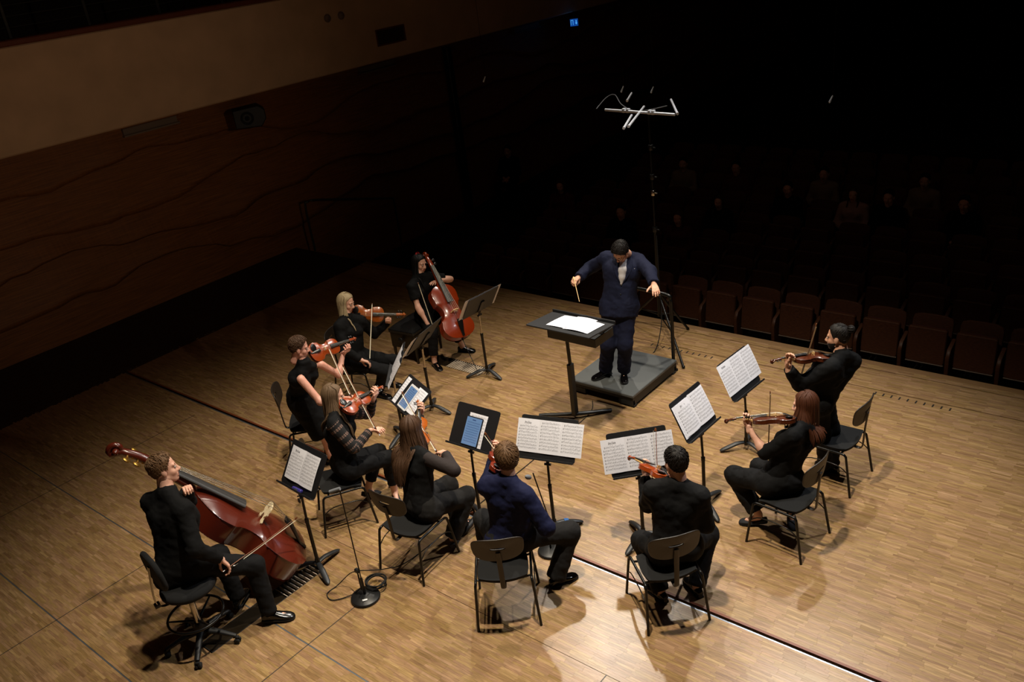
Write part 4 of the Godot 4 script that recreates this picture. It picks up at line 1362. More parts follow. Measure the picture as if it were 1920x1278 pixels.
func build_person(s: Dictionary, key: String) -> Node3D:
	var j: Dictionary = s.j
	var ground: float = minf(j.toL.y, j.toR.y) - 0.02
	var base := Vector3(j.pel.x, ground, j.pel.z)
	var o := thing("person", s.label, "person", base)
	var home := at(-base)
	var b := from_net(nets[key + "/body"], home)
	var hf := head_frame(s)
	add_head(b, home * hf, nets["head_woman" if s.woman else "head_man"])
	# hands
	for sd in ["L", "R"]:
		var w: Vector3 = j["wr" + sd]
		var fore: Vector3 = (w - j["el" + sd]).normalized()
		var dir := fore
		var palm := Vector3.DOWN
		if sd == "L" and s.has("face"):
			var vf := violin_frame(s)
			dir = vf.basis.z + vf.basis.x * 0.12
			palm = -vf.basis.x
		elif sd == "R" and j.has("fr"):
			dir = (j.fr - w).normalized() + fore * 0.25
			palm = Vector3.DOWN * 0.8 + (j.tip - j.fr).normalized() * -0.2
		elif s.has("dir_" + sd):
			dir = s["dir_" + sd]
			palm = s["palm_" + sd]
		var kind: String = s["hand_l" if sd == "L" else "hand_r"]
		from_net(nets[kind], home * hand_frame(w, dir, palm, sd == "R", (0.94 if s.woman else 1.02)), Color.WHITE, b)
	part(b, "body", M[s.skin], o, false, true)
	# clothes
	fold(nets[key + "/top"], 0.010, 6.0, 3 + key.hash() % 50)
	var called: String = {"shirt": "shirt", "blouse": "blouse", "jacket": "suit_jacket", "dress": "dress", "tee": "shirt", "sweater": "sweater"}[s.top]
	var topo := part(from_net(nets[key + "/top"], home), called, M[s.top_mat], o)
	if nets.has(key + "/sleeves"):
		if s.lace == "lace":
			lace_sleeves(s, home, topo)
		else:
			part(from_net(nets[key + "/sleeves"], home), "sleeve", M[s.lace], topo)
	fold(nets[key + "/low"], 0.011, 5.0, 9 + key.hash() % 50)
	var lowo := part(from_net(nets[key + "/low"], home), "skirt" if s.low == "skirt" else "trousers", M[s.low_mat], o)
	if nets.has(key + "/inset"):
		part(from_net(nets[key + "/inset"], home), "shirt", M[s.inset], o)
	# shoes
	for sd in ["L", "R"]:
		var an: Vector3 = j["an" + sd]
		var to: Vector3 = j["to" + sd]
		var fl := Vector3(to.x - an.x, 0, to.z - an.z).normalized()
		var pitch := clampf((an.y - to.y - 0.07) / 0.19, -0.3, 0.9)
		var bs := Basis(Vector3.UP.cross(fl), Vector3.UP, fl) * Basis(Vector3.RIGHT, pitch)
		var sf := Transform3D(bs * (s.scale * 1.02), an - bs * Vector3(0, 0.088, 0))
		add_shoe(o, s.shoe, home * sf)
		if s.shoe != "flat" and not s.woman:
			var kn: Vector3 = j["kn" + sd]
			var sk := Mb.new()
			sk.rod(home * (an - Vector3(0, 0.03, 0)), home * an.lerp(kn, 0.30), 0.043 * s.scale, 0.052 * s.scale, 14)
			part(sk, "sock", M.sock_black, o)
	# face and hair
	if not s.has("plain"):
		add_face(o, s, home * hf)
	add_hair(o, s, home, hf)
	if s.has("inset"):
		conductor_details(o, s, home, topo)
	return o


func add_head(b: Mb, xf: Transform3D, d: Dictionary) -> void:
	var k := b.v.size()
	from_net(d, xf, Color.WHITE, b)
	var dv: PackedVector3Array = d.v
	for q in dv.size():
		var p := dv[q]
		if p.z > 0.072 and absf(p.x) < 0.024 and p.y > -0.080 and p.y < -0.052:
			b.c[k + q] = Color(0.72, 0.42, 0.40)


func add_face(o: Node3D, s: Dictionary, hf: Transform3D) -> void:
	for sx in [-1.0, 1.0]:
		var e := Mb.new()
		e.ball(hf * at(Vector3(0.032 * sx, 0.002, 0.0765)), Vector3(0.0125, 0.0105, 0.0105), 8, 12)
		var eye := part(e, "eye", M.eye_white, o)
		e = Mb.new()
		e.ball(hf * at(Vector3(0.032 * sx, 0.001, 0.0828)), Vector3(0.0058, 0.0058, 0.0049), 6, 10)
		part(e, "iris", M.eye_iris, eye)
		e = Mb.new()
		e.tube(curve([hf * Vector3(0.014 * sx, 0.0215, 0.0835), hf * Vector3(0.034 * sx, 0.0265, 0.0805), hf * Vector3(0.054 * sx, 0.0195, 0.064)], 4), rad([0.003, 0.0034, 0.0036, 0.0036, 0.0034, 0.0034, 0.003, 0.0025, 0.0015]), 6)
		part(e, "eyebrow", M[s.hair_mat] if s.hair_mat != "hair_blonde" else M.hair_light_brown, o)
	if s.has("glasses"):
		var g := Mb.new()
		for sx in [-1.0, 1.0]:
			var ring := PackedVector3Array()
			for q in 17:
				var t := TAU * q / 16.0
				ring.append(hf * Vector3(0.034 * sx + 0.025 * cos(t), -0.002 + 0.020 * sin(t), 0.101 - 0.006 * absf(cos(t))))
			g.tube(ring, rad([0.0022]), 6, false)
			g.tube(pts([hf * Vector3(0.059 * sx, 0.004, 0.094), hf * Vector3(0.079 * sx, 0.006, 0.0), hf * Vector3(0.078 * sx, -0.004, -0.02)]), rad([0.002]), 6)
		g.tube(pts([hf * Vector3(-0.010, 0.002, 0.102), hf * Vector3(0, 0.006, 0.104), hf * Vector3(0.010, 0.002, 0.102)]), rad([0.002]), 6)
		part(g, "glasses", M.black_plastic, o)


func skull_out(d: Vector3) -> float:
	return 1.0 / (d / Vector3(0.075, 0.092, 0.094)).length()


const SKULL := Vector3(0, 0.028, -0.014)


func hair_line(az: float, low: float) -> float:
	var xs := [0.0, 0.6, 1.05, 1.35, 1.6, 1.95, 2.5, PI]
	var ys := [0.080, 0.070, 0.040, -0.005, 0.016, -0.02, low, low - 0.008]
	for k in 7:
		if az <= xs[k + 1]:
			return lerpf(ys[k], ys[k + 1], (az - xs[k]) / (xs[k + 1] - xs[k]))
	return low


# a cap of hair over the skull, thick on top and thinner at the sides, its surface combed in ridges
func hair_cap(b: Mb, hf: Transform3D, top: float, side: float, low: float, seed_: int, rough := 1.0) -> void:
	var f := FastNoiseLite.new()
	f.seed = seed_
	f.frequency = 1.0
	var p := PackedVector3Array()
	var rows := 34
	var cols := 56
	for r in rows + 1:
		var th := PI * r / rows
		for q in cols:
			var ph := TAU * q / cols
			var d := Vector3(sin(th) * sin(ph), cos(th), sin(th) * cos(ph))
			var s := skull_out(d)
			var at_skull := SKULL + d * s
			var az := atan2(absf(at_skull.x), at_skull.z)
			var mask := smoothstep(-0.006, 0.014, at_skull.y - hair_line(az, low) + 0.006 * f.get_noise_2d(ph * 6.0, 2.0))
			var t := lerpf(side, top, smoothstep(0.02, 0.09, at_skull.y))
			t *= 0.8 + 0.35 * f.get_noise_3d(d.x * 4.0, d.y * 4.0, d.z * 4.0) * rough + 0.35 * f.get_noise_2d(ph * 9.0 + d.y * 3.0, th * 1.6) * rough
			p.append(hf * (SKULL + d * (s + lerpf(-0.016, t, mask))))
	b.grid(p, rows + 1, cols, true)


func hair_tufts(b: Mb, hf: Transform3D, count: int, top: float, side: float, low: float, length: float, seed_: int) -> void:
	rng.seed = seed_
	var crown := Vector3(0.15, 0.85, -0.5).normalized()
	var made := 0
	while made < count:
		var d := Vector3(rng.randfn(), rng.randfn(), rng.randfn()).normalized()
		var s := skull_out(d)
		var q := SKULL + d * s
		if q.y < hair_line(atan2(absf(q.x), q.z), low) + 0.008: continue
		made += 1
		var t := lerpf(side, top, smoothstep(0.02, 0.09, q.y))
		var flow := (d - crown * d.dot(crown)).normalized()
		flow = (flow + Vector3(rng.randfn(), rng.randfn(), rng.randfn()) * 0.14).normalized()
		var path := PackedVector3Array()
		for k in 5:
			var u := k / 4.0
			var e := (d + flow * (u - 0.3) * length / 0.09).normalized()
			path.append(hf * (SKULL + e * (skull_out(e) + t * (0.86 + 0.22 * sin(u * PI)) - 0.001)))
		b.tube(path, rad([0.0012, 0.0032, 0.0034, 0.0025, 0.0008]), 5, false, 0.6)


# long hair: locks that lie along the skull and then hang, kept outside the shoulders and back
func hair_locks(b: Mb, home: Transform3D, hf: Transform3D, j: Dictionary, g: Array, seed_: int, woman := true) -> void:
	rng.seed = seed_
	var rt: Vector3 = (j.shR - j.shL).normalized()
	var up: Vector3 = (j.nek - j.pel).normalized()
	var ch: Vector3 = j.pel.lerp(j.nek, 0.70)
	var w: Vector3 = j.pel.lerp(j.nek, 0.36)
	var solid := [[j.nek - up * 0.055, j.shL, 0.075], [j.nek - up * 0.055, j.shR, 0.075], [w - rt * 0.042, ch - rt * 0.072, 0.125], [w + rt * 0.042, ch + rt * 0.072, 0.125], [ch - rt * 0.07, ch + rt * 0.07, 0.122], [j.nek - up * 0.03, j.hed, 0.062], [j.shL, j.elL, 0.07], [j.shR, j.elR, 0.07], [ch - rt * 0.072, j.shL.lerp(j.nek, 0.25) - up * 0.035, 0.10], [ch + rt * 0.072, j.shR.lerp(j.nek, 0.25) - up * 0.035, 0.10]]
	var back: Vector3 = -(hf.basis.z.normalized())
	for n in int(g[1]):
		var az := rng.randf_range(-2.5 if g[1] > 280 else -2.15, 1.7 if g[1] > 280 else 2.15)
		var th0 := rng.randf_range(0.02, 0.75)
		var layer := rng.randf()
		var path := PackedVector3Array()
		var last := Vector3.ZERO
		for k in 7:
			var th := lerpf(th0, 1.75 + 0.1 * layer, k / 6.0)
			# start from a middle parting, then open out
			var open := az * smoothstep(0.0, 0.9, th)
			var d := Vector3(sin(th) * sin(open), cos(th), -sin(th) * cos(open))
			d.x += 0.03 * signf(az)
			d = d.normalized()
			last = hf * (SKULL + d * (skull_out(d) + 0.008 + 0.014 * layer))
			path.append(last)
		var total: float = g[0] * rng.randf_range(0.86, 1.04)
		var dir := (path[6] - path[5]).normalized()
		var out := (last - hf.origin)
		out.y = 0
		out = out.normalized()
		var ph := rng.randf() * TAU
		var steps := 13
		for k in steps:
			var u := float(k) / steps
			dir = (dir * 0.45 + Vector3.DOWN * 0.75 + out * g[3] * (0.6 - u) + rt * sin(ph + u * 11.0) * g[2] * 12.0 + back * cos(ph * 1.7 + u * 9.0) * g[2] * 6.0).normalized()
			last += dir * total / steps
			for q in solid:
				var ab: Vector3 = q[1] - q[0]
				var tt := clampf((last - q[0]).dot(ab) / ab.length_squared(), 0, 1)
				var c: Vector3 = q[0] + ab * tt
				var gap: Vector3 = last - c
				var need: float = q[2] + 0.008 + 0.014 * layer
				if gap.length() < need:
					last = c + gap.normalized() * need
			path.append(last)
		var radii := PackedFloat32Array()
		for k in path.size():
			var u := float(k) / (path.size() - 1)
			radii.append(lerpf(0.0085, 0.0065, u) * (0.35 if k == 0 else (0.3 if k == path.size() - 1 else 1.0)) * rng.randf_range(0.85, 1.15))
		for k in path.size():
			path[k] = home * path[k]
		b.tube(path, radii, 5, false, 0.55)


func add_hair(o: Node3D, s: Dictionary, home: Transform3D, hf: Transform3D) -> void:
	var b := Mb.new()
	var t: Array = s.thick
	var sd: int = s.label.hash() % 1000
	hair_cap(b, home * hf, t[0], t[1], t[2], sd, 0.5 if s.hair in ["long", "bun"] else 1.0)
	match s.hair:
		"short":
			hair_tufts(b, home * hf, 480, t[0], t[1], t[2], 0.045, sd)
		"bushy":
			hair_tufts(b, home * hf, 650, t[0], t[1], t[2], 0.085, sd)
		"bun":
			hair_tufts(b, home * hf, 110, t[0], t[1], t[2] , 0.06, sd)
			b.ball(home * hf * at(Vector3(0, 0.085, -0.115), Basis(Vector3.RIGHT, 0.5)), Vector3(0.032, 0.028, 0.036), 8, 14)
			for k in 9:
				var ring := PackedVector3Array()
				for q in 7:
					var a := lerpf(0.0, PI, q / 6.0)
					ring.append(home * hf * (Vector3(0, 0.085, -0.115) + Vector3(sin(a) * cos(k * 0.7), sin(a) * sin(k * 0.7), cos(a)) * 0.034))
				b.tube(ring, rad([0.004]), 5, false)
		"long":
			hair_locks(b, home, hf, s.j, s.long, sd)
	var ho := part(b, "hair", M[s.hair_mat], o)
	if s.has("clip"):
		var c := Mb.new()
		c.box(home * hf * at(Vector3(0, 0.128, -0.05), Basis(Vector3.RIGHT, -0.5)), Vector3(0.07, 0.014, 0.03), 0.005)
		c.box(home * hf * at(Vector3(0.02, 0.138, -0.055), Basis(Vector3.BACK, 0.5)), Vector3(0.012, 0.03, 0.014), 0.004)
		c.box(home * hf * at(Vector3(-0.02, 0.138, -0.055), Basis(Vector3.BACK, -0.5)), Vector3(0.012, 0.03, 0.014), 0.004)
		part(c, "hair_clip", M.hair_clip, ho)
	if s.has("beard"):
		var q := Mb.new()
		var p := PackedVector3Array()
		for r in 13:
			for k in 21:
				var ph := lerpf(-1.75, 1.75, k / 20.0)
				var y := lerpf(-0.036 - 0.018 * cos(ph), -0.118, r / 12.0)
				var w := sqrt(maxf(0.0, 1.0 - pow((y + 0.05) / 0.078, 2.0)))
				p.append(home * hf * Vector3(sin(ph) * 0.068 * w, y, 0.018 + cos(ph) * 0.074 * w))
		q.grid(p, 13, 21)
		part(q, "beard", M[s.hair_mat], o)


func lace_sleeves(s: Dictionary, home: Transform3D, parent: Node) -> void:
	for sd in ["L", "R"]:
		var sh: Vector3 = s.j["sh" + sd]
		var el: Vector3 = s.j["el" + sd]
		var w: Vector3 = s.j["wr" + sd]
		var path := curve([sh.lerp(el, -0.12), sh, sh.lerp(el, 0.5), sh.lerp(el, 0.93), el.lerp(w, 0.08), el.lerp(w, 0.5), el.lerp(w, 0.96)], 5)
		var m := path.size()
		var p := PackedVector3Array()
		var side := Vector3.ZERO
		for k in m:
			var d := (path[mini(k + 1, m - 1)] - path[maxi(k - 1, 0)]).normalized()
			if k == 0: side = d.cross(Vector3.UP).normalized()
			side = (side - d * side.dot(d)).normalized()
			var up := side.cross(d)
			var u := float(k) / (m - 1)
			var r := lerpf(0.072, 0.040, u) + 0.003 * sin(u * 60.0)
			for q in 19:
				var t := TAU * q / 18.0
				p.append(home * (path[k] + side * cos(t) * r + up * sin(t) * r))
		var b := Mb.new()
		b.grid(p, m, 19, false, true)
		# eleven flower bands down the arm, five motifs round it
		for q in b.u.size():
			b.u[q] = Vector2(b.u[q].x * 2.0, b.u[q].y * 2.75)
		part(b, "sleeve", M.lace, parent, true)


func add_shoe(o: Node3D, kind: String, xf: Transform3D) -> void:
	var zs := [-0.066, -0.060, -0.035, 0.005, 0.045, 0.085, 0.125, 0.160, 0.186, 0.196]
	var ws := [0.016, 0.028, 0.034, 0.034, 0.036, 0.042, 0.045, 0.041, 0.028, 0.010]
	var hs := [0.050, 0.074, 0.088, 0.090, 0.078, 0.060, 0.050, 0.042, 0.030, 0.018]
	var low := 0.012
	if kind == "flat":
		hs = [0.040, 0.052, 0.044, 0.030, 0.024, 0.026, 0.036, 0.036, 0.026, 0.014]
		low = 0.004
	var p := PackedVector3Array()
	for k in zs.size():
		for q in 16:
			var t := TAU * q / 16.0
			var c := cos(t)
			var y: float = low + (hs[k] - low) * (0.5 + 0.5 * sin(t))
			if sin(t) < 0: y = low + (hs[k] - low) * 0.5 * pow(1.0 + sin(t), 2.2)
			p.append(xf * Vector3(signf(c) * pow(absf(c), 0.8) * ws[k], y, zs[k]))
	var b := Mb.new()
	b.grid(p, zs.size(), 16, true)
	b.fan(p.slice(0, 16), xf * Vector3(0, hs[0] * 0.5, zs[0]), -xf.basis.z)
	b.fan(p.slice(p.size() - 16), xf * Vector3(0, 0.012, zs[9]), xf.basis.z)
	var m: Material = {"dress": M.shoe_leather, "patent": M.patent_leather, "flat": M.suede}[kind]
	var so := part(b, "shoe", m, o)
	b = Mb.new()
	var outline := PackedVector2Array()
	for k in zs.size():
		outline.append(Vector2(ws[k] + 0.003, zs[k]))
	for k in zs.size():
		outline.append(Vector2(-ws[zs.size() - 1 - k] - 0.003, zs[zs.size() - 1 - k]))
	b.slab(outline, 0.012 if kind != "flat" else 0.006, xf * at(Vector3(0, 0.008 if kind != "flat" else 0.004, 0), Basis(Vector3.RIGHT, PI / 2)), 0.002)
	if kind != "flat":
		b.box(xf * at(Vector3(0, 0.008, -0.035)), Vector3(0.062, 0.016, 0.06), 0.004)
		var lc := Mb.new()
		for k in 3:
			lc.tube(curve([xf * Vector3(-0.02, 0.083 - k * 0.008, 0.030 + k * 0.018), xf * Vector3(0, 0.091 - k * 0.008, 0.034 + k * 0.018), xf * Vector3(0.02, 0.083 - k * 0.008, 0.030 + k * 0.018)], 3), rad([0.0022]), 5)
		part(lc, "laces", M.sock_black, so)
	part(b, "sole", M.rubber, so)


func conductor_details(o: Node3D, s: Dictionary, home: Transform3D, jacket: Node) -> void:
	var j: Dictionary = s.j
	var rt: Vector3 = (j.shR - j.shL).normalized()
	var up: Vector3 = (j.nek - j.pel).normalized()
	var fw := up.cross(rt).normalized()
	var ch: Vector3 = j.pel.lerp(j.nek, 0.70)
	for sx in [-1.0, 1.0]:
		var l := Mb.new()
		var f := func(a: float, c: float, e: float) -> Vector3: return home * (ch + rt * a * sx + up * c + fw * e)
		l.tube(curve([f.call(0.055, 0.155, 0.02), f.call(0.075, 0.10, 0.105), f.call(0.072, 0.02, 0.152), f.call(0.02, -0.10, 0.160), f.call(0.005, -0.13, 0.155)], 5), rad([0.012, 0.018, 0.022, 0.026, 0.030, 0.032, 0.033, 0.034, 0.034, 0.033, 0.031, 0.029, 0.026, 0.022, 0.018, 0.014, 0.012, 0.010, 0.008, 0.006, 0.004]), 8, true, 0.25, fw)
		part(l, "lapel", M.suit_navy, jacket)
	var q := Mb.new()
	var c := home * (ch - rt * 0.095 + up * 0.035 + fw * 0.135)
	q.slab(PackedVector2Array([Vector2(-0.035, -0.01), Vector2(0.035, -0.01), Vector2(0.04, 0.012), Vector2(0.018, 0.008), Vector2(0.006, 0.030), Vector2(-0.012, 0.010), Vector2(-0.036, 0.020)]), 0.008, at(c, Basis(-rt, up, -rt.cross(up)).orthonormalized()), 0.002)
	part(q, "pocket_square", M.shirt_white, jacket)
	var bt := Mb.new()
	for k in 2:
		bt.ball(at(home * (ch - up * (0.15 + 0.1 * k) + fw * 0.158)), Vector3(0.009, 0.009, 0.009), 5, 8)
	part(bt, "button", M.black_plastic, jacket)


# ======================================================================= listeners in the dark hall
const LISTENERS := [[-13.25, 5, 0, "near the side wall, farthest from the others"], [-10.0, 3, 1, "in a red-brown top in the fourth row"], [-8.38, 2, 0, "in dark clothes in the third row, behind the conductor"], [-8.65, 5, 2, "in a beige top behind the microphone pole"], [-7.18, 2, 1, "in a dark red top in the third row"], [-6.03, 4, 0, "in dark clothes, fifth row, left of the light tops"], [-5.74, 5, 2, "in a light beige shirt in the sixth row"], [-4.90, 4, 3, "in a pale pink top in the fifth row"], [-4.32, 4, 0, "in dark clothes beside the pale pink top"], [-7.57, 5, 1, "in a dull red top in the sixth row"], [-7.12, 3, 0, "in black in the fourth row"], [-4.03, 5, 2, "in a beige top, farthest right in the sixth row"], [-3.2, 4, 0, "in dark clothes, farthest right in the fifth row"]]


func audience_poses() -> Array:
	var o := []
	for v in 2:
		var w := v == 1
		var q := 0.94 if w else 1.0
		var lap := 0.11 if w else 0.14
		var j := {pel = Vector3(0, 0.55, 0.0), nek = Vector3(0, 1.03, -0.08), hed = Vector3(0, 1.21, -0.04), shL = Vector3(0.18, 0.98, -0.08), shR = Vector3(-0.18, 0.98, -0.08), elL = Vector3(0.24, 0.72, 0.02), elR = Vector3(-0.24, 0.72, 0.02), wrL = Vector3(0.06, 0.66, 0.20), wrR = Vector3(-0.06, 0.66, 0.22), hiL = Vector3(0.09, 0.55, 0.0), hiR = Vector3(-0.09, 0.55, 0.0), knL = Vector3(lap, 0.53, 0.42), knR = Vector3(-lap, 0.53, 0.42), anL = Vector3(lap, 0.09, 0.38), anR = Vector3(-lap, 0.09, 0.38), toL = Vector3(lap, 0.02, 0.56), toR = Vector3(-lap, 0.02, 0.56)}
		o.append({key = str(v), j = j, scale = q, woman = w, top = "sweater", sleeve = "long", low = "trousers", look = Vector3(0.1, -0.05, 1), skin = "skin_light", top_mat = "cloth_black", low_mat = "trouser_black", hair = "long" if w else "short", hair_mat = "hair_brown" if w else "hair_dark", long = [0.26, 70, 0.003, 0.05], thick = [0.014, 0.009, -0.06], shoe = "dress", hand_l = "hand_open", hand_r = "hand_open", plain = true, collar = false, dir_L = Vector3(-0.7, -0.2, 0.6), palm_L = Vector3(0, -1, 0), dir_R = Vector3(0.7, -0.2, 0.6), palm_R = Vector3(0, -1, 0), label = ""})
	return o


func build_audience() -> void:
	var tops := [M.cloth_black, mat("top_red", Color(0.34, 0.12, 0.10), 0.9), mat("top_beige", Color(0.55, 0.46, 0.38), 0.9), mat("top_pink", Color(0.70, 0.56, 0.52), 0.9)]
	var poses := audience_poses()
	var models := []
	for k in LISTENERS.size():
		var q: Array = LISTENERS[k]
		var v := 1 if k % 3 == 1 or k == 7 else 0
		var o: Node3D
		var label: String = "listener in the dark hall %s" % q[3]
		# each sits in the seat nearest to its place
		var shift := 0.28 if int(q[1]) % 2 else 0.0
		var x: float = -9.98 + shift + 0.56 * round((q[0] + 9.98 - shift) / 0.56)
		var where := Vector3(x, -0.9 + 0.035 * q[1], -10.55 - 0.9 * q[1])
		if models.size() <= v or models[v] == null:
			while models.size() <= v: models.append(null)
			poses[v].label = label
			o = build_person(poses[v], "a%d" % v)
			models[v] = o
			o.position = where
			o.set_meta("group", "listeners in the hall")
		else:
			o = copy(models[v], "person", label, where, 0.0, "listeners in the hall")
		o.rotation.y = clampf((-4.5 - x) * 0.05, -0.3, 0.3)
		for c in o.get_children():
			if str(c.name).begins_with("sweater"):
				(c as MeshInstance3D).set_surface_override_material(0, tops[q[2]])


# ======================================================================= chairs
func make_chair(label: String) -> Node3D:
	var o := thing("stacking_chair", label, "chair", Vector3.ZERO, 0.0, "players' chairs")
	# seat: a padded shell that dips and rolls over in front (faces +z)
	var p := PackedVector3Array()
	var q := PackedVector3Array()
	for r in 13:
		for c in 13:
			var u := c / 6.0 - 1.0
			var w := r / 6.0 - 1.0
			var sx := signf(u) * sin(absf(u) * PI / 2)
			var x := 0.205 * u * sqrt(1.0 - 0.18 * w * w) * (1.0 - 0.05 * w)
			var z := 0.205 * w * sqrt(1.0 - 0.22 * u * u) + 0.0
			var y := 0.452 - 0.020 * (1.0 - u * u) * (0.6 - 0.4 * w) - 0.035 * pow(maxf(0.0, w), 3.0) + 0.015 * pow(maxf(0.0, -w), 3.0)
			p.append(Vector3(x, y, z))
			q.append(Vector3(x * 0.97, y - 0.028, z * 0.97))
	var b := Mb.new()
	b.grid(p, 13, 13, false, false, 1)
	var under := Mb.new()
	b.grid(q, 13, 13, false, false, -1)
	var rim := PackedVector3Array()
	for k in 2:
		var src := p if k == 0 else q
		for c in 12: rim.append(src[c])
		for r in 12: rim.append(src[r * 13 + 12])
		for c in 12: rim.append(src[12 * 13 + 12 - c])
		for r in 12: rim.append(src[(12 - r) * 13])
	b.grid(rim, 2, 48, true)
	part(b, "seat", M.seat_fabric, o)
	# back: a bent plywood oval with a grip slot
	b = Mb.new()
	var n := 40
	var loops := []
	for pass_ in 6:
		var ring := PackedVector3Array()
		for k in n:
			var t := TAU * k / n
			var e := Vector2(cos(t), sin(t))
			var outer := Vector2(signf(e.x) * pow(absf(e.x), 0.62) * 0.215, signf(e.y) * pow(absf(e.y), 0.6) * 0.118)
			outer.x *= 1.0 - 0.10 * (0.5 - outer.y / 0.236)
			var slot := Vector2(signf(e.x) * pow(absf(e.x), 0.7) * 0.062, signf(e.y) * pow(absf(e.y), 0.8) * 0.013 + 0.018)
			var s: Vector2 = [slot, outer * 0.975 + Vector2(0, 0), outer, outer, outer * 0.975, slot][pass_]
			var deep: float = [0.006, 0.006, 0.003, -0.003, -0.006, -0.006][pass_]
			var z := deep - 0.045 * (1.0 - pow(s.x / 0.215, 2.0)) + 0.045
			ring.append(Vector3(s.x, s.y, z))
		loops.append(ring)
	var seq := PackedVector3Array()
	for ring in loops: seq.append_array(ring)
	seq.append_array(loops[0])
	var tilt := Transform3D(Basis(Vector3.RIGHT, -0.17), Vector3(0, 0.80, -0.275))
	for k in seq.size(): seq[k] = tilt * seq[k]
	b.grid(seq, 7, n, true)
	var bk := part(b, "backrest", M.chair_back_ply, o)
	# flat bar that carries the back
	b = Mb.new()
	b.tube(curve([Vector3(0, 0.785, -0.288), Vector3(0, 0.64, -0.270), Vector3(0, 0.46, -0.258), Vector3(0, 0.405, -0.245), Vector3(0, 0.395, -0.20), Vector3(0, 0.41, -0.06)], 5), rad([0.021]), 8, true, 0.3, Vector3(0, 0, 1))
	part(b, "back_bar", M.chair_back_ply, o)
	# legs and frame
	for sx in [-1.0, 1.0]:
		for sz in [-1.0, 1.0]:
			b = Mb.new()
			var foot := Vector3(0.255 * sx, 0.0, 0.252 if sz > 0 else -0.262)
			b.tube(curve([foot, Vector3(0.232 * sx, 0.36, 0.205 if sz > 0 else -0.205), Vector3(0.226 * sx, 0.412, (0.188 if sz > 0 else -0.188)), Vector3(0.224 * sx, 0.424, 0.15 * sz), Vector3(0.224 * sx, 0.424, 0.0)], 4), rad([0.0115]), 8)
			part(b, "leg", M.black_tube, o)
		b = Mb.new()
		b.tube(curve([Vector3(0.24 * sx, 0.235, 0.222), Vector3(0.240 * sx, 0.30, 0.12), Vector3(0.240 * sx, 0.30, -0.12), Vector3(0.24 * sx, 0.235, -0.228)], 4), rad([0.005]), 6)
		part(b, "side_brace", M.black_tube, o)
	for z in [-0.14, 0.12]:
		b = Mb.new()
		b.tube(pts([Vector3(-0.224, 0.42, z), Vector3(-0.15, 0.405, z), Vector3(0.15, 0.405, z), Vector3(0.224, 0.42, z)]), rad([0.009]), 8)
		part(b, "crossbar", M.black_tube, o)
	return o


